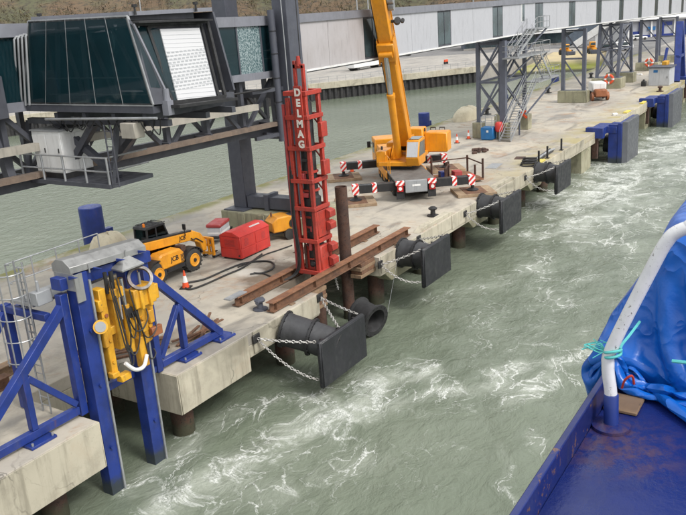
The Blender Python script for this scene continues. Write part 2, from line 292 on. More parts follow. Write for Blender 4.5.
# ------------------------------------------------------------------ mesh helpers
class MB:
    def __init__(s): s.v = []; s.f = []; s.sm = True
    def add(s, vs, fs):
        o = len(s.v); s.v += [V(v) for v in vs]; s.f += [tuple(i+o for i in f) for f in fs]; return s
    def box(s, c, d, rz=0.0, M=None):
        c = V(c); Q = M or Matrix.Rotation(rz, 3, 'Z'); x, y, z = d[0]/2, d[1]/2, d[2]/2
        vs = [c+Q@V((a*x, b*y, e*z)) for e in (-1, 1) for a, b in ((-1, -1), (1, -1), (1, 1), (-1, 1))]
        return s.add(vs, [(3, 2, 1, 0), (4, 5, 6, 7), (0, 1, 5, 4), (1, 2, 6, 5), (2, 3, 7, 6), (3, 0, 4, 7)])
    def bb(s, x0, x1, y0, y1, z0, z1): return s.box(((x0+x1)/2, (y0+y1)/2, (z0+z1)/2), (abs(x1-x0), abs(y1-y0), abs(z1-z0)))
    def frame(s, p, q, up=(0, 0, 1)):
        d = (V(q)-V(p)); L = d.length; d.normalize(); u = V(up)
        if abs(d.dot(u)) > .98: u = V((1, 0, 0)) if abs(d.x) < .9 else V((0, 1, 0))
        sd_ = d.cross(u).normalized(); u = sd_.cross(d).normalized(); return d, sd_, u, L
    def beam(s, p, q, w, h, up=(0, 0, 1)):
        d, a, u, L = s.frame(p, q, up); M = Matrix((d, a, u)).transposed()
        return s.box((V(p)+V(q))/2, (L, w, h), 0, M)
    def ibeam(s, p, q, w, h, t=.03, up=(0, 0, 1)):
        d, a, u, L = s.frame(p, q, up); p, q = V(p), V(q)
        s.beam(p+u*(h/2-t/2), q+u*(h/2-t/2), w, t, u); s.beam(p-u*(h/2-t/2), q-u*(h/2-t/2), w, t, u); return s.beam(p, q, t*.8, h-2*t, u)
    def tube(s, p, q, r, r2=None, n=12):
        d, a, u, L = s.frame(p, q); r2 = r if r2 is None else r2; p, q = V(p), V(q); vs = []
        for c, rr in ((p, r), (q, r2)):
            vs += [c+(a*math.cos(i*math.tau/n)+u*math.sin(i*math.tau/n))*rr for i in range(n)]
        fs = [(i, (i+1) % n, n+(i+1) % n, n+i) for i in range(n)]+[tuple(range(n))[::-1], tuple(range(n, 2*n))]
        return s.add(vs, fs)
    def lathe(s, prof, o, ax=(0, 0, 1), n=20, hollow=False):
        d = V(ax).normalized(); o = V(o); _, a, u, _ = s.frame(o, o+d)
        vs = [o+d*h+(a*math.cos(i*math.tau/n)+u*math.sin(i*math.tau/n))*r for r, h in prof for i in range(n)]
        m = len(prof); fs = [(k*n+i, k*n+(i+1) % n, (k+1)*n+(i+1) % n, (k+1)*n+i) for k in range(m-1) for i in range(n)]
        if hollow: fs += [((m-1)*n+i, (m-1)*n+(i+1) % n, (i+1) % n, i) for i in range(n)]
        else: fs += [tuple(range(n))[::-1], tuple(range((m-1)*n, m*n))]
        return s.add(vs, fs)
    def path(s, pts, r, n=8, closed=False):
        pts = [V(p) for p in pts]; m = len(pts); vs = []; u = None
        for k in range(m):
            a = pts[(k-1) % m] if (closed or k) else pts[0]; b = pts[(k+1) % m] if (closed or k < m-1) else pts[-1]
            d = (b-a).normalized()
            if u is None: u = V((0, 0, 1)) if abs(d.z) < .9 else V((1, 0, 0))
            sd_ = d.cross(u)
            if sd_.length < 1e-4: sd_ = d.orthogonal()
            sd_.normalize(); u = sd_.cross(d).normalized(); rr = r[k] if isinstance(r, (list, tuple)) else r
            vs += [pts[k]+(sd_*math.cos(i*math.tau/n)+u*math.sin(i*math.tau/n))*rr for i in range(n)]
        K = m if closed else m-1
        fs = [(k*n+i, k*n+(i+1) % n, ((k+1) % m)*n+(i+1) % n, ((k+1) % m)*n+i) for k in range(K) for i in range(n)]
        if not closed: fs += [tuple(range(n))[::-1], tuple(range((m-1)*n, m*n))]
        return s.add(vs, fs)
    def ring(s, c, ax, Rr, r, n=20, m=8):
        _, a, u, _ = s.frame(V(c), V(c)+V(ax)); c = V(c)
        return s.path([c+(a*math.cos(i*math.tau/n)+u*math.sin(i*math.tau/n))*Rr for i in range(n)], r, m, True)
    def ext(s, pts, vec):
        vec = V(vec); n = len(pts); a = [V(p) for p in pts]
        return s.add(a+[p+vec for p in a], [tuple(range(n))[::-1], tuple(range(n, 2*n))]+[(i, (i+1) % n, n+(i+1) % n, n+i) for i in range(n)])
    def chain(s, pts, link=.17, wire=.02, wd=.055):
        pts = [V(p) for p in pts]; seg = []; acc = 0.0; out = [pts[0]]
        for a, b in zip(pts, pts[1:]):
            L = (b-a).length; t = 0.0
            while acc+(L-t) >= link*.78:
                t += link*.78-acc; acc = 0.0; out.append(a+(b-a)*(t/L))
            acc += L-t
        for k, (a, b) in enumerate(zip(out, out[1:])):
            d, sx, u, L = s.frame(a, b); w = sx if k % 2 else u; c = (a+b)/2; h = link/2-wire
            loop = [c+d*(math.cos(t)*(h if abs(math.cos(t)) > .6 else h*.75))+w*(math.sin(t)*wd) for t in [i*math.tau/8+.39 for i in range(8)]]
            s.path(loop, wire, 4, True)
        return s

def sag(p, q, drop, n=14):
    p, q = V(p), V(q); return [p.lerp(q, i/n)-V((0, 0, drop*4*(i/n)*(1-i/n))) for i in range(n+1)]
def smooth_path(pts, k=6):
    pts = [V(p) for p in pts]; o = []
    for i in range(len(pts)-1):
        p0, p1, p2, p3 = pts[max(i-1, 0)], pts[i], pts[i+1], pts[min(i+2, len(pts)-1)]
        for j in range(k):
            t = j/k; o.append(.5*((2*p1)+(p2-p0)*t+(2*p0-5*p1+4*p2-p3)*t*t+(3*p1-p0-3*p2+p3)*t**3))
    return o+[pts[-1]]

def P(name, mb, mat, parent=None, bev=0.0, ang=35):
    """link a mesh object; vertices are given in world space and stored relative to the parent"""
    me = bpy.data.meshes.new(name); vs = mb.v
    if parent is not None:
        I = parent['_m']; inv = Matrix([I[i*4:i*4+4] for i in range(4)]); vs = [inv@v for v in vs]
    me.from_pydata(vs, [], mb.f); bm = bmesh.new(); bm.from_mesh(me); bmesh.ops.recalc_face_normals(bm, faces=bm.faces); bm.to_mesh(me); bm.free()
    me.polygons.foreach_set('use_smooth', [True]*len(me.polygons)); me.set_sharp_from_angle(angle=R(ang))
    me.materials.append(MT[mat] if isinstance(mat, str) else mat)
    o = bpy.data.objects.new(name, me); COL.objects.link(o)
    if parent is not None:
        o.parent = parent; o['_m'] = parent['_m']
    else: o['_m'] = [x for r in Matrix.Identity(4) for x in r]
    if bev:
        b = o.modifiers.new('edge', 'BEVEL'); b.width = bev; b.segments = 1; b.limit_method = 'ANGLE'; b.angle_limit = R(50)
    return o
def T(name, label, cat, loc=(0, 0, 0), rz=0.0, group=None):
    o = bpy.data.objects.new(name, None); COL.objects.link(o); o.location = loc; o.rotation_euler = (0, 0, rz); o.empty_display_size = .3
    M = Matrix.Translation(V(loc))@Matrix.Rotation(rz, 4, 'Z'); o['_m'] = [x for r in M.inverted() for x in r]
    o['label'] = label; o['category'] = cat
    if group: o['group'] = group
    return o
def tag(o, label, cat, group=None):
    o['label'] = label; o['category'] = cat
    if group: o['group'] = group
    return o
def struct(o): o['kind'] = 'structure'; return o
def dup(root, loc, rz, label, group=None):
    r = root.copy(); COL.objects.link(r); r.location = loc; r.rotation_euler = (0, 0, rz); r['label'] = label
    if group: r['group'] = group
    def rec(a, b):
        for ch in [o for o in a.children]:
            q = ch.copy(); COL.objects.link(q); q.parent = b; rec(ch, q)
    rec(root, r); return r
def text(s, size, o, right, up, mat, parent, name='lettering', depth=.006, wscale=1.0, bold=.022):
    cu = bpy.data.curves.new('t', 'FONT'); cu.body = s; cu.size = size; cu.extrude = depth; cu.align_x = 'CENTER'; cu.align_y = 'CENTER'; cu.offset = size*bold
    to = bpy.data.objects.new('t', cu); COL.objects.link(to); bpy.context.view_layer.update()
    me = to.evaluated_get(bpy.context.evaluated_depsgraph_get()).to_mesh()
    r, u = V(right).normalized(), V(up).normalized(); n = r.cross(u); mb = MB()
    mb.add([V(o)+r*(v.co.x*wscale)+u*v.co.y+n*v.co.z for v in me.vertices], [tuple(p.vertices) for p in me.polygons])
    to.to_mesh_clear(); bpy.data.objects.remove(to); bpy.data.curves.remove(cu)
    return P(name, mb, mat, parent)

# ================================================================== SETTING
WZ = -3.2
FY, RY = 20.2, 38.7                         # front and rear edges of the quay
# ---- water: fine waves near the quay, coarse sheet beyond
def seg_d(p, a, b):
    ab = b-a; t = max(0, min(1, (p-a).dot(ab)/max(ab.length_squared, 1e-6))); return (p-a-ab*t).length
foam_lines = [  # pixel polylines on the water, width in metres, strength
    ([(150, 505), (215, 480), (262, 452), (310, 428), (350, 406), (378, 380), (410, 370)], 1.15, 1.15),
    ([(300, 440), (375, 411), (415, 396), (460, 388), (500, 380), (540, 368), (600, 352)], .75, 1.0),
    ([(120, 486), (165, 462), (205, 435), (250, 414), (300, 396)], 1.0, .75),
    ([(128, 468), (150, 470), (175, 455)], .7, .9),
    ([(230, 500), (300, 480), (360, 462)], 1.0, .45),
    ([(418, 232), (455, 242), (500, 222), (545, 210), (600, 188), (640, 165)], 1.4, 1.0),
    ([(560, 205), (610, 180), (660, 150), (700, 130)], 4.2, 1.25),
    ([(560, 235), (620, 205), (690, 165)], 3.6, .85),
    ([(440, 300), (500, 282), (560, 255), (620, 232)], 1.2, .55),
    ([(400, 262), (440, 258), (480, 262)], .9, .4),
    ([(540, 262), (560, 300), (548, 330)], .8, .5), ([(590, 270), (575, 305), (585, 340)], .7, .45),
    ([(500, 486), (520, 500), (545, 520)], .22, 1.2), ([(545, 440), (560, 455), (575, 470)], .45, .8),
    ([(500, 400), (545, 375), (590, 385)], .7, .65), ([(505, 445), (515, 470), (508, 490)], .25, .6),
    ([(360, 300), (400, 305), (440, 300)], .8, .25), ([(200, 395), (250, 380), (300, 372)], .8, .4),
    ([(450, 400), (560, 310), (690, 225)], 3.2, .30), ([(500, 330), (600, 265), (690, 205)], 3.4, .30),  # two wide, faint bands that pale the water towards the ship
    ([(110, 500), (118, 488), (135, 478)], .6, .9), ([(600, 172), (640, 152), (690, 130)], 3.0, 1.35)]
FL = [([G(x, y, WZ).xy for x, y in pts], w, k) for pts, w, k in foam_lines]
def foam_at(p):
    q = V((p.x, p.y, 0)); n = noise.fractal(q*.22, 1.0, 2.1, 4); n2 = noise.fractal(q*.07+V((9, 3, 1)), 1.0, 2.0, 3)
    m = 0.0
    pp = p+V((noise.noise(q*.3), noise.noise(q*.3+V((5, 7, 0)))))*1.1
    for pts, w, k in FL:
        d = min(seg_d(pp, a, b) for a, b in zip(pts, pts[1:]))
        if d < w*3.2: m = max(m, k*math.exp(-(d/w)**2*.8)*(.8+.5*n))
    base = .10*max(0, min(1, (p.y+4)/6))*max(0, min(1, (FY-.8-p.y)/3.0))*max(0, min(1, (95-p.x)/40))
    return max(0, m+base*(.7+1.1*n2+.8*n))
def water():
    xs = [4+i*.30 for i in range(int(76/.30))]+[80+i*.9 for i in range(100)]
    ys = [-30+i*1.2 for i in range(22)]+[-3.6+i*.30 for i in range(int(23.6/.30)+1)]+[20.4+i*1.6 for i in range(14)]
    ys = sorted(set(round(y, 3) for y in ys)); nx, ny = len(xs), len(ys); vs = []; fm = []
    for y in ys:
        for x in xs:
            q = V((x, y, 0)); amp = 1.0 if -28 < y < 38 and 5 < x < 165 else 0.0
            h = .10*noise.fractal(V((x*.35, y*.5, 0)), .9, 2.1, 4)+.03*noise.noise(V((x*1.6, y*2.2, 3)))
            vs.append((x, y, WZ+amp*h)); fm.append(foam_at(V((x, y))) if (-12 < y < 21) else 0.0)
    fs = [(j*nx+i, j*nx+i+1, (j+1)*nx+i+1, (j+1)*nx+i) for j in range(ny-1) for i in range(nx-1)]
    x0, x1, y0, y1 = xs[0], xs[-1], ys[0], ys[-1]; o = len(vs)
    out = [(-900, -900), (x0, -900), (x1, -900), (900, -900), (-900, y0), (900, y0), (-900, y1), (900, y1), (-900, 900), (x0, 900), (x1, 900), (900, 900)]
    vs += [(a, b, WZ) for a, b in out]; fm += [0.0]*len(out)
    k = lambda i: o+i; c00, c10, c01, c11 = 0, nx-1, (ny-1)*nx, ny*nx-1
    fs += [(k(0), k(1), c00, k(4)), tuple([k(1), k(2)]+list(range(c10, c00-1, -1))), (k(2), k(3), k(5), c10),
           tuple([k(4)]+[j*nx for j in range(ny)]+[k(6)]), tuple([k(7)]+[j*nx+nx-1 for j in range(ny-1, -1, -1)]+[k(5)]),
           (k(6), c01, k(9), k(8)), tuple(list(range(c01, c11+1))+[k(10), k(9)]), (c11, k(7), k(11), k(10))]
    me = bpy.data.meshes.new('water'); me.from_pydata(vs, [], fs); a = me.attributes.new('foam', 'FLOAT', 'POINT'); a.data.foreach_set('value', fm)
    me.polygons.foreach_set('use_smooth', [True]*len(me.polygons)); me.materials.append(MT['water'])
    o = bpy.data.objects.new('water', me); COL.objects.link(o); struct(o)
water()
# ---- far land: apron behind a sheet pile wall, sloping revetment, road, hill
wall_pts = [(-260, 345), (126, 85.4), (156, 65.0)]
m = MB(); m.ext([(x, y, 0) for x, y in wall_pts]+[(190, 61, 0), (193, 50, 0), (180, 38.8, 0), (180, FY, 0), (900, FY, 0), (900, 900, 0), (-260, 900, 0)], (0, 0, -3.0))
struct(P('quay_apron', m, 'apron'))
m = MB(); m.add([(150, 38.75, .004), (900, 38.75, .004), (900, 330, .004), (90, 330, .004), (205, 62, .004), (196, 50, .004)], [(0, 1, 2, 3, 4, 5)]); struct(P('road', m, 'asphalt'))
m = MB(); m.add([(156, 65, .02), (190, 61, .02), (193, 50, .02), (180, 38.72, .02), (163, 66, -3.6), (171, 54, -3.6), (172, 47, -3.6), (150, 38.72, -3.6), (150, 38.72, -.3), (157, 65.3, -3.6)],
      [(0, 4, 9), (0, 1, 5, 4), (1, 2, 6, 5), (2, 3, 8, 7, 6)]); struct(P('revetment', m, 'revet'))
# ---- hill with winter scrub
def hill():
    m = MB(); na, nr = 90, 14; H = {}
    def hz(a, r):
        x, y = r*math.cos(a), r*math.sin(a); t = max(0, (r-330)/260); b = 78*t**.8*(1+.2*noise.fractal(V((x*.006, y*.006, 0)), 1, 2, 4))
        return b+5*noise.fractal(V((x*.03, y*.03, 1)), 1, 2, 3)*min(1, t*6)-.5
    for j in range(nr+1):
        for i in range(na+1):
            a = R(-8+100*i/na); r = 330+340*(j/nr)**1.3; m.v.append(V((r*math.cos(a), r*math.sin(a), hz(a, r))))
    m.f = [(j*(na+1)+i, j*(na+1)+i+1, (j+1)*(na+1)+i+1, (j+1)*(na+1)+i) for j in range(nr) for i in range(na)]
    struct(P('hill', m, 'hill'))
    s = MB(); rn = random.Random(3)
    for k in range(7500):
        a = R(rn.uniform(3, 66)); r = 336+rn.random()**1.5*170; z = hz(a, r); c = V((r*math.cos(a), r*math.sin(a), z)); hh = rn.uniform(1.6, 5.5); ww = hh*rn.uniform(.35, .7)
        for t in range(11):
            th = rn.uniform(0, math.tau); q = rn.random(); rr = ww*math.sqrt(rn.random())*math.sin(.5+q*2.4)
            p = c+V((math.cos(th)*rr, math.sin(th)*rr, hh*q)); e = V((rn.gauss(0, .5), rn.gauss(0, .5), rn.gauss(.35, .5)))*hh*.22; w_ = V((rn.gauss(0, .4), rn.gauss(0, .4), rn.gauss(0, .3)))*hh*.13
            s.add([p-e, p+w_, p+e], [(0, 1, 2)])
        s.add([c-V((0, 0, .5)), c+V((.12*hh*.3, 0, 0)), c+V((0, 0, hh*.8))], [(0, 1, 2)])
    o = P('scrub', s, 'scrub'); o['kind'] = 'stuff'; tag(o, 'brown leafless winter scrub covering the hillside behind the port', 'scrub')
hill()
# ---- quay deck with its notches, edge beams, piles
m = MB()
m.ext([(-10, FY, 0), (15, FY, 0), (15, 24.2, 0), (18.8, 24.2, 0), (18.8, FY, 0), (28.3, FY, 0), (28.3, 22.5, 0), (34.15, 22.5, 0), (34.15, FY, 0), (180, FY, 0), (180, RY, 0), (-10, RY, 0)], (0, 0, -.55))
deck = struct(P('quay_deck', m, 'deck', None, .03))
def edge(x0, x1, y0, y1, z1, z0=-.55):
    m = MB(); m.bb(x0, x1, y0, y1, z1, z0-.002); P('edge_beam', m, 'face', deck, .04)
edge(18.803, 23.0, FY+.003, 24.0, -1.68); edge(23.004, 28.297, FY+.003, 21.5, -1.12); edge(-10, 14.997, FY+.003, 24.0, -1.75)
for a, b in ((34.153, 41.0), (41.01, 52.0), (52.01, 63.0), (63.01, 74.0), (74.01, 86), (86.01, 100), (100.01, 120), (120.01, 150)): edge(a, b, FY+.003, 21.4, -1.1)
edge(-10, 180, 37.6, RY-.003, -1.0)
edge(15.0, 18.8, 24.204, 25.2, -1.5)
# facing slabs that stand a little proud of the edge, as on the photograph
for a, b, z0, z1 in ((18.82, 22.96, -1.66, -.03), (34.2, 36.3, -.92, .02), (43.2, 46.0, -.9, .0), (54.0, 56.9, -.9, .03), (23.3, 28.28, -1.0, -.02), (36.4, 43.1, -.8, -.03), (46.1, 53.9, -.8, -.03), (57.0, 66, -.8, -.03), (66.1, 72, -.85, -.02), (83, 92, -.85, -.02), (92.1, 99, -.85, -.02)):
    m = MB(); m.bb(a, b, FY-.055, FY+.002, z0, z1); P('facing_slab', m, 'face', deck, .015)
for x0, x1, y0, y1, z0 in ((18.748, 18.80, FY-.05, 24.0, -1.66), (15.0, 15.05, FY-.05, 24.1, -1.73), (-10, 14.998, FY-.055, FY+.002, -1.73)):
    m = MB(); m.bb(x0, x1, y0, y1, z0, -.03); P('facing_slab', m, 'face', deck, .015)
# raised kerb lengths with sloped ends
for x0, x1 in ((50.2, 54.6), (38.9, 43.9)):
    m = MB(); m.ext([(x0, FY+.06, .003), (x0+.7, FY+.06, .24), (x1-.7, FY+.06, .24), (x1, FY+.06, .003)], (0, .42, 0)); P('kerb', m, 'face', deck, .02)
for px, py in ((548, 163), (591, 112), (612, 103)):
    p = G(px, py); m = MB(); m.bb(p.x-.9, p.x+.9, FY+.02, FY+.45, .003, .14); P('painted_kerb', m, 'yellowkerb', deck, .02)
k = 0
for x in (2, 8, 13.6, 19.9, 26.9, 35.6, 41.2, 46.8, 53.2, 58.5, 64, 69.5, 80, 86, 96, 108):
    for y in (21.4, 25.5):
        if y > 22 and x > 60: continue
        m = MB(); m.tube((x, y, -6), (x, y, -.6), .46, None, 16); P('support_pile', m, 'dkrust', deck)
for x in (36.6, 47.8, 59.0):                # concrete haunches that carry the fenders
    m = MB(); m.ext([(x-1.9, FY+.02, -1.102), (x+1.9, FY+.02, -1.102), (x+1.2, FY+.02, -1.7), (x-1.2, FY+.02, -1.7)], (0, 1.6, 0)); P('fender_haunch', m, 'block', deck, .03)
for x in (73.4, 99.5, 124): m = MB(); m.bb(x-1.6, x+1.4, FY+.1, 23.5, -5, -1.102); P('pier', m, 'block', deck, .04)
# patches, manholes and steel plates let into the deck
for px, py, a, b, rz in ((494, 166, 2.0, .9, .1), (305, 250, 1.4, .7, 0), (520, 158, 1.2, .8, .2)):
    p = G(px, py); m = MB(); m.box((p.x, p.y, .012), (a, b, .024), rz); tag(P('cover_plate', m, 'grey' if px == 494 else 'dkrust'), {494: 'flat grey steel plate lying on the quay near the fenders', 305: 'brown steel plate lying beside the pile notch', 520: 'thin brown plate near the coiled hose on the quay'}[px], 'steel plate')
# ---- sheet pile wall on the far side of the basin
wl = T('sheet_pile_wall', 'black corrugated sheet pile wall with pale concrete capping across the basin', 'quay wall', (126, 85.4, -3.2))
def sheet():
    m = MB(); c = MB(); r = MB(); a, b = V((-120, 251.2, 0)), V((156, 65.0, 0)); d = (b-a).normalized(); n = V((d.y, -d.x, 0)); n = n if n.dot(V((-1, -1, 0))) > 0 else -n
    L = (b-a).length; k = 0; s = 0.0; top = []
    prof = [(0, .05), (.35, .05), (.6, .45), (1.0, .45), (1.25, .05)]
    while s < L-1.3:
        for o, h in prof[:-1]: top.append(a+d*(s+o)+n*h)
        s += 1.25
    vs = [(p.x, p.y, z) for z in (-4.5, -1.1) for p in top]; q = len(top); m.add(vs, [(i, i+1, q+i+1, q+i) for i in range(q-1)]); P('piling', m, 'sheet', wl)['kind'] = 'stuff'
    e = a+d*(L-.2); c.beam(a+n*.1+V((0, 0, -.53)), e+n*.1+V((0, 0, -.53)), 1.1, 1.14); P('capping_beam', c, 'face', wl)
    for i in range(120): p = b-d*(2+i*1.8)-n*.4; r.tube(p, p+V((0, 0, 1.0)), .04, None, 5)
    for z in (.55, 1.0): r.beam(b-d*2-n*.4+V((0, 0, z)), b-d*217-n*.4+V((0, 0, z)), .05, .05)
    P('railing', r, 'galv', wl)
sheet()

# ================================================================== WALKWAY, CAB, PORTAL
GYF, GYB = 27.4, 30.2                        # front and back of the covered walkway
def zo(x): return 0.0 if x < 80 else -(x-80)*.0145
wk = T('covered_walkway', 'long pale grey clad passenger walkway with narrow dark windows on steel towers', 'walkway', (37.4, GYF, 9.3))
def clad(name, x0, x1, y0, y1, z0, z1, mat, parent=wk, bev=0.0):
    m = MB(); m.ext([(x0, y0, z0+zo(x0)), (x1, y0, z0+zo(x1)), (x1, y0, z1+zo(x1)), (x0, y0, z1+zo(x0))], (0, y1-y0, 0)); return P(name, m, mat, parent, bev)
xs = [39.3]+[39.3+i*10 for i in range(1, 16)]
wins = [(45.95+i*11.16, 48.35+i*11.16) for i in range(12)]
cuts = [37.4]+[v for w in wins for v in w]+[196.0]
for i in range(0, len(cuts)-1, 2):           # cladding in panels between the windows, split at the seams
    a, b = cuts[i], cuts[i+1]; mid = [a, (a+b)/2, b] if b-a > 7 else [a, b]
    for p, q in zip(mid, mid[1:]): clad('cladding_panel', p+.012, q-.012, GYF, GYF+.12, 9.42, 12.10, 'cladpink' if a < 45 else 'clad')
for i, (a, b) in enumerate(wins):
    fr = clad('window', a-.01, b+.01, GYF+.05, GYF+.11, 9.42, 12.09, 'steel'); z = zo((a+b)/2)
    for p, q in ((a+.08, (a+b)/2-.03), ((a+b)/2+.03, b-.08)):
        m = MB(); m.bb(p, q, GYF+.02, GYF+.048, 9.56+z, 11.98+z); P('pane', m, 'winpane', fr)
    m = MB(); m.bb((a+b)/2-.03, (a+b)/2+.03, GYF-.005, GYF+.049, 9.56+z, 11.98+z); P('mullion', m, 'steel', fr)
for a, b in ((37.4, 80), (80, 196)):
    clad('fascia', a, b, GYF-.10, GYF+.15, 12.103, 12.56, 'fascia'); clad('lower_trim', a, b, GYF-.05, GYF+.10, 9.30, 9.416, 'white')
    clad('floor', a, b, GYF+.103, GYB, 9.22, 9.40, 'steel'); clad('roof', a, b, GYF+.152, GYB, 12.40, 12.58, 'fascia'); clad('rear_wall', a, b, GYB+.002, GYB+.12, 9.3, 12.5, 'clad')
# side door at the head of the stairs
fr = wk
m = MB(); m.bb(75.6, 76.3, GYF-.03, GYF-.002, 10.55, 12.05); P('narrow_window', m, 'winpane', wk)
m = MB(); m.bb(75.45, 75.6, GYF-.04, GYF-.002, 10.45, 12.08); P('window_frame', m, 'white', wk)
# glazed length beside the cab
gl = T('glazed_walkway', 'dark glazed walkway section with a patterned glass pane left of the mast', 'walkway', (26, GYF, 9.3))
def zg(x): return .022*max(0, 37-x)
def gbox(name, x0, x1, y0, y1, z0, z1, mat, bev=0.0):
    m = MB(); m.ext([(x0, y0, z0+zg(x0)), (x1, y0, z0+zg(x1)), (x1, y0, z1+zg(x1)), (x0, y0, z1+zg(x0))], (0, y1-y0, 0)); return P(name, m, mat, gl, bev)
gbox('fascia', 2, 37.2, GYF-.12, GYF+.2, 12.07, 12.56, 'fascia'); gbox('sill_beam', 2, 37.2, GYF-.12, GYF+.2, 9.27, 9.64, 'fascia')
gbox('floor', 2, 37.2, GYF+.203, GYB, 9.3, 9.5, 'steel'); gbox('roof', 2, 37.2, GYF+.203, GYB, 12.35, 12.58, 'fascia'); gbox('rear_wall', 2, 37.2, GYB+.003, GYB+.1, 9.3, 12.5, 'steel')
gx = [2, 6, 10, 14, 18, 22.2, 24.4, 26.6, 28.8, 31.0, 33.0, 35.0, 36.5]
for i, (a, b) in enumerate(zip(gx, gx[1:])):
    gbox('glass_pane', a+.06, b-.06, GYF, GYF+.03, 9.645, 12.065, 'frit' if i == 10 else 'glass')
    gbox('mullion', b-.06, b+.06, GYF-.03, GYF+.12, 9.643, 12.067, 'steel')
for z in (10.3, 10.75):
    m = MB(); m.tube((20, GYF+.6, z+.2), (36.5, GYF+.6, z), .03, None, 6); P('handrail', m, 'galv', gl)
# steel truss below the glazed section
tr = T('support_truss', 'dark grey steel lattice truss carrying the glazed walkway and cab', 'truss', (26, GYF, 6.6))
def tz(x, z): return z+.022*max(0, 37-x)
for y in (27.75, 30.6):
    m = MB(); m.beam((-2, y, tz(-2, 6.35)), (39, y, tz(39, 6.35)), .34, .34); P('bottom_chord', m, 'steel', tr)
    for i in range(14):
        x0 = 39-i*2.9; x1 = x0-2.9; m = MB(); m.beam((x0, y, tz(x0, 6.5)), (x0, y, tz(x0, 9.2)), .24, .24); P('post', m, 'steel', tr)
        m = MB(); m.beam((x0-.1, y, tz(x0, 9.15)) if i % 2 else (x0-.1, y, tz(x0, 6.5)), (x1+.1, y, tz(x1, 6.5)) if i % 2 else (x1+.1, y, tz(x1, 9.15)), .2, .2); P('diagonal', m, 'steel', tr)
for i in range(7):
    x0 = 38-i*5.8; m = MB(); m.beam((x0, 27.9, tz(x0, 6.37)), (x0-2.9, 30.4, tz(x0, 6.37)), .14, .14); m.beam((x0, 27.9, tz(x0, 6.37)), (x0, 30.4, tz(x0, 6.37)), .16, .16); P('cross_brace', m, 'steel', tr)
m = MB(); m.beam((-2, 27.2, tz(-2, 6.75)), (36.8, 27.2, tz(36.8, 6.75)), .42, .22); P('lower_runway_rail', m, 'brownrail', tr)
m = MB(); m.beam((-2, 27.2, tz(-2, 7.85)), (33.8, 27.2, tz(33.8, 7.85)), .34, .32); P('walkway_board', m, 'beige', tr)
m = MB(); m.tube((22, 27.0, 9.0), (38, 27.0, 8.75), .05, None, 6); P('cable_pipe', m, 'black', tr)
for x in (24, 27, 30, 33, 36): [P('bracket', MB().beam((x, 27.2, tz(x, q)), (x, 27.65, tz(x, q)), .14, .14), 'steel', tr) for q in (6.85, 7.8)]
# boarding cab
cb = T('boarding_cab', 'boarding bridge cab with slanted teal glass side and white roller shutter', 'boarding cab', (21, 24, 9.6))
A = dict(tl=GX(28, 21.5, 19.6), tr=GX(126, 16.5, 19.6), br=GX(152, 105, 19.6), bl=GX(24.5, 103.5, 19.6))
def quad_frame(q, w, name, mat, parent, th=.1, n=V((1, 0, 0))):
    for i in range(4):
        a, b = q[i], q[(i+1) % 4]; m = MB(); m.beam(a+n*th*.5, b+n*th*.5, w, th, n); P(name, m, mat, parent)
Q = [A['tl'], A['tr'], A['br'], A['bl']]
m = MB(); m.ext([Q[0], Q[1], Q[2], Q[3]], (.03, 0, 0)); g0 = P('side_glazing', m, 'glass', cb)
m = MB()
quad_frame(Q, .10, 'glazing_frame', 'galv', cb)
for i in range(1, 5):                        # thin glazing joints
    t = i/5; a, b = Q[0].lerp(Q[1], t), Q[3].lerp(Q[2], t*1.02-.02); m = MB(); m.beam(a-V((.008, 0, 0)), b-V((.008, 0, 0)), .022, .012, (1, 0, 0)); P('glazing_joint', m, 'galv', g0)
# cab body behind the glass
XB = 24.0
def cabpoly(q, x0, x1, name, mat): m = MB(); m.ext([V((x0, p.y, p.z)) for p in q], (x1-x0, 0, 0)); return P(name, m, mat, cb)
cabpoly([Q[0]+V((0, 0, .02)), Q[1]+V((0, 0, .02)), Q[1]+V((0, 0, .16)), Q[0]+V((0, 0, .16))], 19.75, XB, 'roof', 'fascia')
cabpoly([Q[3]-V((0, 0, .30)), Q[2]-V((0, 0, .30)), Q[2]-V((0, 0, .06)), Q[3]-V((0, 0, .06))], 19.62, XB, 'floor', 'steel')
cabpoly(Q, XB, XB+.1, 'far_wall', 'steel')
for i, t in enumerate((.2, .45, .7)):         # framing seen through the glass
    a, b = Q[0].lerp(Q[1], t)+V((.5, 0, 0)), Q[3].lerp(Q[2], t)+V((.5, 0, 0)); m = MB(); m.beam(a, b, .12, .14, (1, 0, 0)); P('inner_post', m, 'fascia', cb)
    a, b = Q[0].lerp(Q[1], t)+V((.55, 0, 0)), Q[3].lerp(Q[2], t+.22)+V((.55, 0, 0)); m = MB(); m.beam(a, b, .12, .12, (1, 0, 0)); P('inner_brace', m, 'fascia', cb)
for tz_ in (.12, .7, .9):
    a, b = Q[0].lerp(Q[3], tz_)+V((.45, 0, 0)), Q[1].lerp(Q[2], tz_)+V((.45, 0, 0)); m = MB(); m.tube(a, b, .035, None, 6); P('inner_rail', m, 'galv', cb)
# front end: stepped porch with shutter
SY = 19.55
YT, YB = 20.75, 19.95                        # the shutter leans back at the top
o_ = [GY(134, 24, YT), GY(208, 21.4, YT), GY(226, 96.5, YB), GY(171.7, 102.6, YB)]
i_ = [GY(160, 28.8, YT), GY(199.4, 27.8, YT), GY(216.5, 97, YB), GY(178, 100.4, YB)]
ny = V((0, 1, 0))
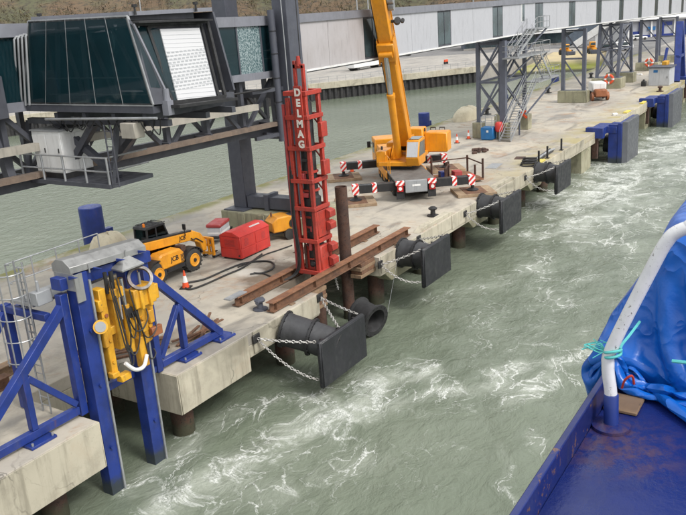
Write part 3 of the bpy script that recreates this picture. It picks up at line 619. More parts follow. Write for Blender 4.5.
# narrow glazed cheek between the side glazing and the shutter frame
K = [Q[1].lerp(o_[0], .12), o_[0], o_[3], Q[2].lerp(o_[3], .12)]
m = MB(); m.ext(K, (.04, .02, 0)); P('cheek_panel', m, 'steel', cb)
K2 = [K[0].lerp(K[1], .2)*.95+K[3]*.05, K[1].lerp(K[0], .15)*.95+K[2]*.05, K[2].lerp(K[3], .25)*.80+K[1]*.20, K[3].lerp(K[2], .15)*.80+K[0]*.20]
m = MB(); m.ext([p-V((.02, .01, 0)) for p in K2], (.012, .004, 0)); P('cheek_glass', m, 'glass', cb)
m = MB(); m.beam(K[1]-V((.03, 0, 0)), K[2]-V((.03, 0, 0)), .07, .07, (1, 0, 0)); P('cheek_post', m, 'fascia', cb)
m = MB(); m.ext(i_, (0, .04, 0)); sh = P('roller_shutter', m, 'shutter', cb)
k = 17
m = MB()
for j in range(k):
    t = (j+.5)/k; a, b = i_[0].lerp(i_[3], t), i_[1].lerp(i_[2], t); m.beam(a-ny*.002, b-ny*.002, .012, .014)
P('slat_ribs', m, 'cabgrey', sh)['kind'] = 'stuff'
for i in range(4):                           # jambs round the shutter
    m = MB(); j = (i+1) % 4; m.ext([o_[i]+ny*.3, o_[j]+ny*.3, i_[j]+ny*.045, i_[i]+ny*.045], (0, .03, 0)); P('jamb', m, 'glass' if i == 3 else 'steel', cb)
for lay in range(3):                         # rubber bellows frames round the shutter
    g = lay*.09; y = V((0, .05+.10*lay, 0)); s_ = 1-.0*lay
    fr_ = [o_[0].lerp(i_[0], (0, .62, .86)[lay])+y, o_[1].lerp(i_[1], (0, .5, .86)[lay])+y, o_[2].lerp(i_[2], (0, .5, .86)[lay])+y, o_[3].lerp(i_[3], (0, .62, .86)[lay])+y]
    for i in range(4):
        if i == 2 and lay: continue
        m = MB(); m.beam(fr_[i], fr_[(i+1) % 4], .13, .10, (0, 1, 0)); P('bellows_frame', m, 'rubber', cb)
m = MB(); m.ext([o_[0]+V((0, -.25, .02)), o_[1]+V((0, -.25, .02)), o_[1]+V((0, .9, .10)), o_[0]+V((0, .9, .10))], (0, 0, .06)); P('awning', m, 'rubber', cb)
m = MB(); m.beam(o_[3]+V((-.1, -.2, -.12)), o_[2]+V((.15, -.2, -.1)), .5, .1); P('threshold', m, 'black', cb)
m = MB(); m.bb(20.1, 23.6, 21.6, 26.6, 12.66, 13.02); P('roof_upstand', m, 'fascia', cb)
for x, y in ((20.3, 26.4), (19.95, 20.9), (23.0, 20.9)): m = MB(); m.tube((x, y, 12.9), (x, y, 13.22), .05, .03, 8); m.box((x, y, 13.2), (.16, .1, .1)); P('roof_lamp', m, 'black', cb)
# bellows at the rear of the cab
for i in range(7):
    x = 19.55+.02*i; y = Q[0].y+.12+i*.27; m = MB(); zt = 12.55-i*.03; zb = 9.9-.02*i; sl = .12*i
    m.path([(x, y+.62, zb), (x, y+.1, zt-.1), (x+.1, y+.1, zt), (23.6, y+.1, zt)], .045, 6); P('rear_bellows_rib', m, 'grey', cb)
m = MB(); m.bb(19.72, 23.6, Q[0].y+.1, 28.0, 9.9, 12.4); P('rear_bellows_cloth', m, 'rubber', cb)
# underframe
for y in (21.0, 22.6, 24.2, 25.8): m = MB(); m.beam((19.8, y, 9.45), (24, y, 9.45), .2, .24); P('floor_bearer', m, 'steel', cb)
for x in (20.2, 22.2, 23.7): m = MB(); m.beam((x, 20.2, 9.2), (x, 28.0, 9.2), .22, .22); P('floor_runner', m, 'steel', cb)
for (x, y0, y1, z1) in ((20.4, 24.4, 26.6, 7.0), (20.5, 26.8, 23.6, 7.0), (23.4, 24.4, 27.0, 7.0)): m = MB(); m.beam((x, y0, 9.1), (x, y1, z1), .26, .26); P('carriage_strut', m, 'steel', cb)
m = MB(); m.box((19.7, 21.6, 9.0), (.5, .7, .55)); P('control_box', m, 'beige', cb, .02)
m = MB(); m.tube((19.6, 20.2, 9.45), (19.6, 26.2, 9.35), .05, None, 6); P('conduit', m, 'galv', cb)
rn = random.Random(5)
for i in range(14):
    y = 20.4+i*.42; m = MB(); m.path(smooth_path([(19.7+rn.random()*.4, y, 9.35), (19.7+rn.random()*.4, y+.2, 9.0-rn.random()*.25), (19.8, y+.45, 9.3)]), .025, 5); P('hanging_cable', m, 'black', cb)
m = MB(); m.box((20.05, 20.05, 9.75), (.28, .28, .5)); m.tube((20.05, 20.05, 10.0), (20.05, 20.05, 10.4), .12, .1, 10); P('buffer_post', m, 'fascia', cb)
# platform under the cab
pf = T('service_platform', 'railed steel platform hanging below the boarding cab', 'platform', (20, 24.5, 7.0))
m = MB(); m.bb(19.4, 21.6, 22.9, 28.1, 6.82, 6.98); P('floor', m, 'steel', pf)
for y in (22.95, 24.2, 25.45, 26.7, 28.0):
    m = MB(); m.tube((19.45, y, 6.98), (19.45, y, 7.98), .045, None, 6); P('post', m, 'galv', pf)
for z in (7.45, 7.97): m = MB(); m.tube((19.45, 22.95, z), (19.45, 28.05, z), .035, None, 6); m.tube((19.45, 22.95, z), (21.5, 22.95, z), .035, None, 6); P('rail', m, 'galv', pf)
for y, dx in ((23.0, .4), (27.9, .4)): m = MB(); m.beam((19.6, y, 6.9), (20.2, y+(-.1 if y < 25 else .2), 9.2), .16, .16); P('hanger', m, 'steel', pf)
for y in (22.5, 22.85):
    m = MB(); m.tube((19.5, y, 6.9), (19.5, y, 9.2), .03, None, 6); P('ladder_stile', m, 'steel', pf)
for i in range(8): m = MB(); m.tube((19.5, 22.5, 7.0+i*.28), (19.5, 22.85, 7.0+i*.28), .018, None, 5); P('ladder_rung', m, 'steel', pf)
wc = T('switch_cabinet', 'white electrical cabinet with double doors on the platform under the cab', 'cabinet', (20.5, 26.1, 6.98))
m = MB(); m.bb(19.75, 21.15, 25.75, 27.45, 6.98, 7.2); P('plinth', m, 'black', wc)
m = MB(); m.bb(19.75, 21.15, 25.75, 27.45, 7.2, 8.85); P('body', m, 'white', wc, .02)
for a, b in ((25.8, 26.58), (26.62, 27.4)): m = MB(); m.bb(19.722, 19.748, a, b, 7.26, 8.72); d_ = P('door', m, 'white', wc, .008); m = MB(); m.box((19.71, a+.1, 8.1), (.03, .04, .18)); P('handle', m, 'black', d_)
for a, b in ((19.8, 20.43), (20.47, 21.1)): m = MB(); m.bb(a, b, 25.722, 25.748, 7.26, 8.72); P('side_door', m, 'white', wc, .008)
m = MB(); m.bb(19.7, 21.2, 25.7, 27.5, 8.852, 8.90); P('lid', m, 'grey', wc)
# rear rotunda column and brace at the left frame edge
rt = T('bridge_support_frame', 'dark steel support frame with crossed braces at the left edge under the cab', 'steel frame', (16, 28.4, 5))
for a, b, w in (((17.4, 28.2, 6.8), (17.4, 28.2, 10.2), .3), ((13.5, 28.2, 6.8), (13.5, 28.2, 10.2), .3), ((13.5, 28.2, 9.6), (17.4, 28.2, 7.3), .18), ((13.5, 28.2, 7.3), (17.4, 28.2, 9.6), .18), ((18.6, 27.6, 6.9), (18.6, 28.6, 11.6), .35)):
    m = MB(); m.beam(a, b, w, w); P('member', m, 'steel', rt)
m = MB(); m.box((18.4, 27.5, 10.3), (.6, .8, 1.6)); P('drive_housing', m, 'steel', rt, .03)
sg = T('small_sign', 'small blue sign with white marks at the left edge beside the bellows', 'sign', (18.05, 27.5, 10.6))
m = MB(); m.bb(18.03, 18.06, 27.1, 27.9, 10.35, 11.05); P('panel', m, 'blue', sg); m = MB(); m.bb(18.02, 18.028, 27.3, 27.7, 10.45, 10.62); P('mark', m, 'white', sg)
# portal mast
mb_ = T('mast_foundation', 'mossy concrete foundation block under the dark portal mast', 'foundation', (39.4, 29.8, 0))
m = MB(); m.bb(35.6, 39.6, 25.8, 32.3, 0.002, 1.32); P('block', m, 'block', mb_, .05)
for y in (27.4, 28.9, 30.4): m = MB(); m.bb(35.55, 35.602, y, y+.5, .05, 1.25); P('buttress', m, 'block', mb_, .02)
pm = T('portal_mast', 'tall dark grey portal mast standing over the walkway on a concrete block', 'mast', (39.4, 29.5, 1.32))
m = MB(); m.bb(36.4, 37.5, 30.85, 31.85, 1.40, 24); P('rear_column', m, 'mast', pm, .02)
m = MB(); m.ext([(35.85, 26.15, 1.4), (37.05, 26.15, 1.4), (37.05, 27.1, 1.4), (35.85, 27.1, 1.4)], (0, 0, 24)); P('front_column', m, 'mast', pm, .02)
m = MB(); m.bb(36.45, 37.35, 27.15, 30.8, 1.42, 2.15); P('base_beam', m, 'mast', pm, .02)
for y in (26.7, 31.3): m = MB(); m.bb(35.7, 38.2, y-.8, y+.8, 1.322, 1.40); P('base_plate', m, 'mast', pm)
m = MB(); m.bb(36.35, 37.45, 29.1, 29.4, 1.33, 2.3); P('flange', m, 'mast', pm)
for z in (8.3, 5.9): m = MB(); m.beam((36.9, 27.15, z), (36.9, 30.8, z), .4, .45); P('cross_beam', m, 'steel', pm)
m = MB(); m.beam((36.5, 27.4, 5.9), (34.6, 27.4, 6.3), .22, .22); P('knee_brace', m, 'steel', pm)
for z in (6.2, 8.7): m = MB(); m.beam((33.6, 27.3, z), (35.9, 26.9, z), .2, .2); P('tie', m, 'steel', pm)
dp = tag(P('downpipe', MB().path([(35.45, 26.9, 12.9), (35.45, 26.9, 5.8)], .2, 12), 'mast'), 'dark round pipe running down beside the portal mast', 'pipe')
for z in (11.8, 10.6, 9.3, 8.0): m = MB(); m.ring((35.45, 26.9, z), (0, 0, 1), .21, .025, 14, 5); P('pipe_collar', m, 'black', dp)
m = MB(); m.path([(35.75, 26.4, 24), (35.7, 26.35, 14), (35.65, 26.3, 10.5), (35.6, 26.3, 6)], .03, 6); tag(P('cable', m, 'galv'), 'thin pale cable hanging down the face of the portal mast', 'cable')
# ---- towers
def tower(name, label, x0, x1, y0, y1, h, foot, w=.33, thick=None, splay=0.0, rungs=(.5,)):
    t = T(name, label, 'tower', ((x0+x1)/2, (y0+y1)/2, 0), 0, 'steel towers under the walkway'); c = {}
    one = x1-x0 < .6
    X = [x0] if one else [x0, x1]
    for i, x in enumerate(X):
        for j, y in enumerate((y0, y1)):
            sx = 0 if one else splay*(-1 if i == 0 else 1); b, e = V((x+sx, y, foot)), V((x, y, h+zo(x)-.0)); ww = thick if (thick and i == 0 and j == 0) else w
            m = MB(); m.beam(b, e, ww, ww); P('leg', m, 'tower', t); c[i, j] = (b, e)
    def at(k, f): return c[k][0].lerp(c[k][1], f)
    pairs = [((0, 0), (0, 1))]+([((1, 0), (1, 1)), ((0, 0), (1, 0)), ((0, 1), (1, 1))] if not one else [])
    lv = [0.03]+list(rungs)+[.97]
    for a, b in pairs:
        for f in list(rungs)+[.97]: m = MB(); m.beam(at(a, f), at(b, f), .2, .2); P('tie', m, 'tower', t)
        for k, (f, g) in enumerate(zip(lv, lv[1:])):
            m = MB(); m.beam(at(a, f), at(b, g), .15, .15); P('brace', m, 'tower', t)
            if not one: m = MB(); m.beam(at(b, f)+V((.02, .02, 0)), at(a, g)+V((.02, .02, 0)), .14, .14); P('brace', m, 'tower', t)
    return t, c
tower('walkway_tower', 'four legged braced grey tower beside the zigzag stairs', 71.2, 76.9, 27.6, 30.1, 9.0, 1.5, .33, .56)
tower('walkway_tower', 'two legged grey frame on a concrete block, second support from the stairs', 97.6, 97.6, 27.55, 30.1, 9.0, 1.45, .42, None, 0, (.52,))
tower('walkway_tower', 'braced grey tower with splayed legs behind the grey cabinet', 114.2, 119.5, 27.3, 30.1, 9.0, 1.4, .4, None, 1.3, (.52,))
tower('walkway_tower', 'grey two legged frame with a red lifebuoy, behind the splayed tower', 138.5, 138.5, 27.4, 30.0, 8.9, 1.3, .45, None, 0, (.5,))
tower('walkway_tower', 'farthest grey frame under the walkway at the right edge', 153.5, 153.5, 27.2, 30.0, 8.9, 1.2, .45, None, 0, (.5,))
def foot(label, x0, x1, y0, y1, h, grooves=0):
    t = T('concrete_foot', label, 'foundation', ((x0+x1)/2, (y0+y1)/2, 0), 0, 'concrete feet of the towers'); m = MB(); m.bb(x0, x1, y0, y1, .002, h); P('block', m, 'block', t, .05)
    m = MB(); m.bb(x0+.3, x1-.3, y0+.3, y1-.3, h, h+.06) if x1-x0 > .9 else m.bb(x0+.1, x1-.1, y0+.1, y1-.1, h, h+.06); P('base_plate', m, 'tower', t)
foot('concrete foot behind the light blue tank', 70.7, 71.7, 29.6, 30.6, 1.5); foot('concrete foot hidden beneath the lower stair flight', 70.7, 71.7, 27.1, 28.1, 1.5)
foot('concrete foot right of the stairs carrying a red cross sign', 76.3, 77.4, 27.0, 28.1, 1.5); foot('rear concrete foot seen left of the thick tower leg', 76.3, 77.4, 29.6, 30.6, 1.5)
foot('long mossy concrete block under the two legged frame', 97.0, 98.3, 27.0, 30.6, 1.45)
foot('pale concrete block with a red lifebuoy behind the white engine unit', 112.0, 114.6, 26.6, 30.6, 1.4); foot('concrete block under the right legs of the splayed tower', 119.6, 121.6, 26.7, 30.6, 1.4)
foot('concrete block with lifebuoy left of the grey cabinet roof', 137.6, 139.4, 26.9, 30.5, 1.3); foot('distant tan concrete block right of the lifebuoy block', 152.6, 154.4, 26.7, 30.4, 1.2)
# ---- stairs
st = T('zigzag_staircase', 'galvanised zigzag staircase climbing from the quay to the walkway door', 'staircase', (70, 26.75, 0))
SYm = 26.7
def flight(p, q, n, w=1.05):
    p, q = V(p), V(q); d = q-p
    for s in (-1, 1):
        off = V((0, s*w/2, 0)); m = MB(); m.beam(p+off, q+off, .06, .24); P('stringer', m, 'galv', st)
        m = MB(); m.tube(p+off+V((0, 0, 1.0)), q+off+V((0, 0, 1.0)), .03, None, 6); m.tube(p+off+V((0, 0, .55)), q+off+V((0, 0, .55)), .022, None, 5)
        for i in range(5): a = p.lerp(q, i/4)+off; m.tube(a, a+V((0, 0, 1.0)), .026, None, 5)
        P('handrail', m, 'galv', st)
    for i in range(n):
        c = p.lerp(q, (i+.6)/n); m = MB(); m.box(c+V((0, 0, .06)), (.26, w-.08, .04)); P('tread', m, 'galv', st)
def landing(x0, x1, z, y0=26.1, y1=27.3, sides='ab'):
    m = MB(); m.bb(x0, x1, y0, y1, z-.12, z); P('landing', m, 'galv', st); m = MB()
    for x in [x0+i*(x1-x0)/4 for i in range(5)]: m.tube((x, y0, z), (x, y0, z+1.05), .028, None, 5)
    for h in (.55, 1.05): m.tube((x0, y0, z+h), (x1, y0, z+h), .026, None, 5)
    if 'l' in sides:
        for h in (.55, 1.05): m.tube((x0, y0, z+h), (x0, y1, z+h), .026, None, 5)
    if 'r' in sides:
        for h in (.55, 1.05): m.tube((x1, y0, z+h), (x1, y1, z+h), .026, None, 5)
    P('guard_rail', m, 'galv', st)
pa, pb = GY(506, 143, SYm), GY(531, 83, SYm)
flight((69.2, SYm, .05), (76.2, SYm, 4.75), 22); landing(76.2, 82.6, 4.75, 25.9, 27.3, 'r')
flight((79.6, 26.2, 4.8), (76.2, 26.2, 7.45), 12, .9); landing(70.2, 78.9, 7.5, 25.7, 27.3, 'lr')
flight((71.6, 26.85, 7.55), (76.9, 26.85, 9.75), 11, .95); landing(76.9, 80.6, 9.75, 26.3, 27.32, 'r')
for a, b in (((71.2, 27.5, 5.2), (74.5, 25.9, 7.4)), ((77.2, 27.5, 5.0), (78.6, 25.9, 7.4)), ((77.3, 27.4, 1.6), (82.3, 26.0, 4.65)), ((77.2, 27.5, 7.6), (80.0, 26.4, 9.65)), ((73.0, 26.7, 0), (73.0, 26.7, 2.4))):
    m = MB(); m.beam(a, b, .13, .13); P('support_brace', m, 'tower', st)

# ================================================================== MOBILE CRANE
CO = V((46.5, 24.4, 0)); cu_ = V((.793, .610, 0)).normalized(); cv_ = V((-cu_.y, cu_.x, 0)); CA = math.atan2(cu_.y, cu_.x)
def L(u, v, z): return CO+cu_*u+cv_*v+V((0, 0, z))
cr = T('mobile_crane', 'yellow telescopic mobile crane on spread outriggers in the middle of the quay', 'crane', L(5, 0, 0))
def lb(m, u0, u1, v0, v1, z0, z1): return m.box(L((u0+u1)/2, (v0+v1)/2, (z0+z1)/2), (u1-u0, v1-v0, z1-z0), CA)
def part(name, mat, u0, u1, v0, v1, z0, z1, par=None, bev=.02): return P(name, lb(MB(), u0, u1, v0, v1, z0, z1), mat, par or cr, bev)
ch_ = part('chassis', 'black', -.35, 9.6, -1.2, 1.2, .62, 1.30)
part('chassis_deck', 'dullgrey', -.40, 9.6, -1.38, 1.38, 1.302, 1.42)
for s in (1, -1):
    part('side_fender', 'cranyel', 3.2, 8.6, s*1.38 if s > 0 else -1.46, 1.46 if s > 0 else -1.38, .85, 1.40)
    for u in (1.7, 3.0, 5.6, 6.9, 8.2):
        m = MB(); m.lathe([(.30, -.2), (.52, -.19), (.60, -.12), (.60, .12), (.52, .19), (.30, .2)], L(u, s*1.12, .60), cv_, 20); w = P('wheel', m, 'tyre', cr)
        m = MB(); m.lathe([(.30, .0), (.30, .215), (.2, .22), (.1, .16)], L(u, s*1.12, .60), cv_*s, 14); P('rim', m, 'cranyel', w)
part('deck_locker', 'cranyel', 6.6, 8.9, .35, 1.34, 1.422, 2.5, None, .04); part('recess_shade_block', 'black', 8.9, 9.6, .5, 1.2, 1.422, 2.2)  # black block behind the locker stands in for the shade of a recess
m = MB(); [m.tube(L(u, 1.3, 1.42), L(u, 1.3, 2.5), .03, None, 6) for u in (2.4, 3.4, 4.4)]; m.tube(L(2.4, 1.3, 2.5), L(4.4, 1.3, 2.5), .03, None, 6); P('deck_rail', m, 'cranyel', cr)
cc = part('carrier_cab', 'cranyel', 9.62, 11.7, -1.36, 1.36, .8, 2.75, None, .06)
m = lb(MB(), 9.60, 9.618, -1.1, 1.1, 1.7, 2.4); P('rear_window', m, 'winpane', cc)
m = lb(MB(), 10.3, 11.3, 1.362, 1.37, 1.55, 2.4); P('side_window', m, 'winpane', cc)
for s in (1, -1): m = MB(); m.box(L(11.6, s*1.62, 2.1), (.12, .28, .5), CA); m.tube(L(11.5, s*1.3, 2.2), L(11.6, s*1.6, 2.2), .03, None, 6); P('mirror', m, 'black', cc)
# rear face
rb = part('rear_cabinet', 'grey', -.62, -.36, -.75, .75, .62, 1.44, None, .02)
for v in (-.74, .02): m = lb(MB(), -.64, -.622, v, v+.72, .68, 1.38); P('cabinet_door', m, 'grey', rb)
m = lb(MB(), -.648, -.642, -.28, .28, 1.05, 1.18); P('number_plate', m, 'white', rb)
for s in (1, -1):
    part('hazard_board', 'stripe', -.60, -.40, s*1.38-(.58 if s > 0 else 0), s*1.38+(0 if s > 0 else .58), 1.13, 1.46)
    t_ = part('tail_lamp', 'lampred', -.60, -.42, s*1.3-(.42 if s > 0 else 0), s*1.3+(0 if s > 0 else .42), .72, 1.11)
    m = MB(); m.tube(L(-.61, s*1.1, .95), L(-.66, s*1.1, .95), .12, None, 12); P('round_lamp', m, 'white', t_)
    part('mud_flap', 'rubber', -.47, -.43, s*1.08-.28, s*1.08+.28, .2, .73)
# outriggers and their mats
def outrigger(u, s, label):
    b = part('outrigger_beam', 'black', u-.28, u+.28, min(s*1.2, s*4.2), max(s*1.2, s*4.2), .72, 1.27)
    e = lb(MB(), u-.30, u+.30, s*4.0-.18, s*4.0+.28, .64, 1.32); P('striped_end', e, 'stripe', b, .01)
    e = lb(MB(), u-.295, u+.295, s*2.75-.16, s*2.75+.16, .70, 1.29); P('striped_band', e, 'stripe', b)
    m = MB(); m.tube(L(u, s*4.05, .30), L(u, s*4.05, .80), .12, None, 12); P('jack', m, 'black', cr)
    m = MB(); m.lathe([(.10, .18), (.26, .12), (.42, .05), (.42, 0)], L(u, s*4.05, .245), (0, 0, 1), 16); P('float_pad', m, 'black', cr)
    t = T('crane_mat', label, 'ground mat', L(u, s*4.1, 0), CA+.05, 'mats under the outriggers')
    for i in range(6):
        m = MB(); m.box(L(u-1.0+i*.4, s*4.1, .115), (.385, 2.7, .22), CA); P('baulk', m, 'mattimber', t, .015)
    m = MB(); m.box(L(u, s*4.1, .234), (2.2, 1.5, .014), CA); P('top_plate', m, 'rust', t)
outrigger(.25, 1, 'timber crane mat left of the crane rear, beside the rusty pile'); outrigger(.25, -1, 'rusty crane mat under the right rear outrigger near the quay edge')
outrigger(8.95, 1, 'timber crane mat under the far left outrigger near the water'); outrigger(8.95, -1, 'crane mat behind the crane under the hidden far right outrigger')
# superstructure, slewed towards the pile
SP = L(4.9, .05, 0); sf = V((-.976, -.216, 0)); sf.normalize(); sl = V((-sf.y, sf.x, 0)); SA = math.atan2(sf.y, sf.x)
def Q_(a, b, z): return SP+sf*a+sl*b+V((0, 0, z))
def sb(name, mat, a0, a1, b0, b1, z0, z1, par=None, bev=.03): m = MB(); m.box(Q_((a0+a1)/2, (b0+b1)/2, (z0+z1)/2), (a1-a0, b1-b0, z1-z0), SA); return P(name, m, mat, par or cr, bev)
m = MB(); m.lathe([(1.15, 0), (1.15, .22), (1.0, .30)], Q_(0, 0, 1.42), (0, 0, 1), 28); P('turntable', m, 'black', cr)
sb('slewing_platform', 'cranyel', -3.4, 1.7, -1.25, 1.25, 1.72, 2.02)
sb('counterweight', 'cranyel', -4.5, -3.1, 1.0, 2.75, 1.85, 3.35, None, .08)
sb('rear_block', 'cranyel', -3.9, -2.6, -.2, .98, 1.9, 3.75, None, .06); sb('rear_frame', 'black', -3.6, -3.1, -1.2, 1.0, 1.75, 2.5)
for b in (1.5, 2.2): m = MB(); m.path([Q_(-3.9, b-.2, 3.45), Q_(-3.9, b-.2, 3.62), Q_(-3.9, b+.2, 3.62), Q_(-3.9, b+.2, 3.45)], .04, 6); P('lifting_lug', m, 'black', cr)
sb('engine_hood', 'cranyel', -3.0, -.9, -1.4, -.62, 2.02, 3.0, None, .06); sb('winch_box', 'cranyel', -.6, 1.4, -1.5, -.75, 1.9, 2.75, None, .05)
m = MB(); m.tube(Q_(-2.0, -.5, 2.6), Q_(-2.0, .5, 2.6), .38, None, 18); P('winch_drum', m, 'black', cr)
m = MB(); m.tube(Q_(.7, -1.52, 2.3), Q_(.7, -1.62, 2.3), .3, None, 16); P('hose_reel', m, 'black', cr)
for b in (-.62, .54):                        # boom foot plates
    m = MB(); m.ext([Q_(-2.3, b, 2.0), Q_(.9, b, 2.0), Q_(.4, b, 2.5), Q_(-.7, b, 3.5), Q_(-1.5, b, 3.5)], sl*.08); P('boom_bracket', m, 'cranyel', cr)
m = MB(); m.ext([Q_(-.1, .85, 1.75), Q_(1.75, .85, 1.75), Q_(1.95, .85, 2.35), Q_(1.45, .85, 3.55), Q_(-.1, .85, 3.6)], sl*.95); oc = P('operator_cab', m, 'cranyel', cr, .05)
m = MB(); m.ext([Q_(1.93, .93, 2.42), Q_(1.5, .93, 3.42), Q_(1.5, 1.72, 3.42), Q_(1.93, 1.72, 2.42)], sf*.03+V((0, 0, .01))); P('windscreen', m, 'cabgrey', oc)
m = MB(); m.ext([Q_(.1, 1.803, 2.45), Q_(1.75, 1.803, 2.45), Q_(1.38, 1.803, 3.4), Q_(.1, 1.803, 3.4)], sl*.02); P('side_window', m, 'winpane', oc)
m = MB(); m.ext([Q_(.1, .83, 2.45), Q_(1.75, .83, 2.45), Q_(1.38, .83, 3.4), Q_(.1, .83, 3.4)], sl*.018); P('side_window', m, 'winpane', oc)
m = MB(); m.ext([Q_(.1, .95, 3.605), Q_(1.3, .95, 3.575), Q_(1.3, 1.7, 3.575), Q_(.1, 1.7, 3.605)], (0, 0, .02)); P('roof_window', m, 'winpane', oc)
for a, b in ((1.5, -1.0), (-3.2, 1.0)): m = MB(); m.tube(Q_(a, b, 2.9 if a > 0 else 3.45), Q_(a, b, 3.15 if a > 0 else 3.7), .09, .07, 10); P('lamp', m, 'black', cr)
# boom
B0 = Q_(-1.1, 0, 3.0); B1 = V((31.0, 21.9, 42.5)); bd = (B1-B0).normalized(); bs = V((bd.y, -bd.x, 0)).normalized(); bu = bs.cross(bd).normalized()
if bu.z < 0: bu = -bu
def boxsec(p, q, w, h): m = MB(); m.beam(p, q, w, h, bu); return m
BL = (B1-B0).length
bo = P('boom_base_section', boxsec(B0, B0+bd*12.6, .96, 1.20), 'cranyel', cr, .09)
d0 = 12.62
for i, (w, h) in enumerate(((.82, 1.03), (.70, .88), (.58, .74), (.46, .6))):
    d1 = d0+(BL-12.6)/4; P('boom_section', boxsec(B0+bd*d0, B0+bd*d1, w, h), 'cranyel', cr, .05); m = boxsec(B0+bd*(d0-.05), B0+bd*(d0+.25), w+.1, h+.1); P('section_collar', m, 'cranyel', cr); d0 = d1
for sx in (-1, 1):                           # ribs and pipe runs down the boom sides
    m = MB(); m.beam(B0+bd*1.2+bs*sx*.50+bu*.35, B0+bd*12.2+bs*sx*.50+bu*.35, .05, .10, bu); P('side_rib', m, 'cranyel', bo)
m = MB(); m.tube(B0+bd*1.0+bs*.56-bu*.3, B0+bd*12+bs*.56-bu*.3, .04, None, 6); P('pipe_run', m, 'black', bo)
m = boxsec(B0+bd*7.4-bu*.72, B0+bd*8.7-bu*.72, 1.16, .34); P('cylinder_bracket', m, 'cranyel', bo, .04)
for sx in (-1, 1): m = MB(); m.ext([B0+bd*7.2+bs*sx*.52-bu*.9, B0+bd*8.9+bs*sx*.52-bu*.7, B0+bd*8.9+bs*sx*.52+bu*.2, B0+bd*7.2+bs*sx*.52+bu*.2], bs*sx*.06); P('bracket_plate', m, 'cranyel', bo)
cyt = B0+bd*8.0-bu*.95; cyb = Q_(.75, 0, 2.25); cd = (cyt-cyb).normalized(); cl = (cyt-cyb).length
m = MB(); m.tube(cyb, cyb+cd*cl*.62, .26, None, 18); m.tube(cyb+cd*cl*.60, cyb+cd*cl*.635, .30, None, 18); P('luffing_cylinder', m, 'cranyel', cr)
m = MB(); m.tube(cyb+cd*cl*.60, cyt, .17, None, 16); P('luffing_rod', m, 'chrome', cr)
m = MB(); m.tube(cyt-bs*.45, cyt+bs*.45, .2, None, 14); P('cylinder_pin', m, 'cranyel', cr)
# lamps and sheaves hung on the right of the boom
side = bs if bs.dot(rgt) > 0 else -bs
for dd, r_, off in ((11.6, .42, .75), (11.0, .30, .7)):
    m = MB(); m.tube(B0+bd*dd+side*.5, B0+bd*dd+side*(off+.15), r_, None, 18); P('hose_drum', m, 'galv', bo)
m = MB(); p = B0+bd*9.9+side*.5; m.tube(p, p+side*.55, .1, None, 8); m.tube(p+side*.4-fwd*.2, p+side*.4+fwd*.2, .22, None, 14); m.tube(p+side*.75-fwd*.15, p+side*.75+fwd*.15, .13, None, 12); P('work_lamp', m, 'black', bo)
m = MB()
for sx in (-.2, .2): m.tube(B0+bd*.8+bs*sx+bu*.72, B1+bs*sx+bu*.2, .022, None, 5)
P('winch_rope', m, 'black', cr)
m = MB(); m.tube(B1, V((30.25, 21.5, 10.6)), .025, None, 6); P('hoist_rope', m, 'black', cr)

# ================================================================== PILE HAMMER, PILE, GUIDE BEAMS
HX, HY = 30.25, 21.55
hm = T('pile_hammer', 'tall red pile hammer in a lattice cage with white letters reading DELMAG', 'pile hammer', (HX, HY, .25))
def ring_sq(z, a, b, t, h, name='cage_ring', mat='red', cx=0, cy=0):
    m = MB()
    m.bb(HX+cx-a, HX+cx-a+t, HY+cy-b, HY+cy+b, z, z+h); m.bb(HX+cx+a-t, HX+cx+a, HY+cy-b, HY+cy+b, z, z+h); m.bb(HX+cx-a+t, HX+cx+a-t, HY+cy-b, HY+cy-b+t, z, z+h); m.bb(HX+cx-a+t, HX+cx+a-t, HY+cy+b-t, HY+cy+b, z, z+h)
    return P(name, m, mat, hm, .012)
for x, y, zt in ((-.52, -.5, 9.2), (-.52, .5, 8.9), (.52, -.5, 9.0), (.52, .5, 8.7)):
    m = MB(); m.bb(HX+x-.09, HX+x+.09, HY+y-.09, HY+y+.09, .3, zt); P('cage_upright', m, 'red', hm, .012)
for z in (.35, 1.95, 3.55, 4.9, 6.45, 7.9, 9.0): ring_sq(z, .66, .64, .14, .2)
for y in (.0,): m = MB(); m.bb(HX-.62, HX-.5, HY+.05, HY+.17, 2.0, 9.0); P('cage_upright', m, 'red', hm)
m = MB(); m.bb(HX-.72, HX-.64, HY-.45, HY-.02, 6.5, 9.45); pl = P('name_plate', m, 'red', hm, .01)
for i, chh in enumerate('DELMAG'): text(chh, .46, (HX-.722, HY-.235, 9.15-i*.475), (0, -1, 0), (0, 0, 1), 'letter', pl, 'letter', .006, 1.0, .05)
m = MB(); m.lathe([(.34, .3), (.42, .5), (.42, 2.2), (.38, 2.25), (.38, 3.4), (.46, 3.5), (.46, 3.9), (.36, 4.0), (.36, 8.4), (.24, 8.6)], (HX+.04, HY-.02, .2), (0, 0, 1), 18); P('hammer_cylinder', m, 'black', hm)  # made wide and black to stand in for shade inside the cage
for z in (1.0, 1.5, 2.6, 3.1, 4.4, 4.8, 5.3): m = MB(); m.lathe([(.36, 0), (.44, .03), (.44, .10), (.36, .13)], (HX+.04, HY-.02, z), (0, 0, 1), 18); P('cylinder_flange', m, 'red', hm)
m = MB(); m.bb(HX-.35, HX+.4, HY-.6, HY+.45, .32, 1.75); P('helmet', m, 'red', hm, .06)
m = MB(); m.bb(HX-.45, HX+.48, HY-.62, HY-.48, 2.2, 3.5); P('cover_plate', m, 'red', hm, .02)
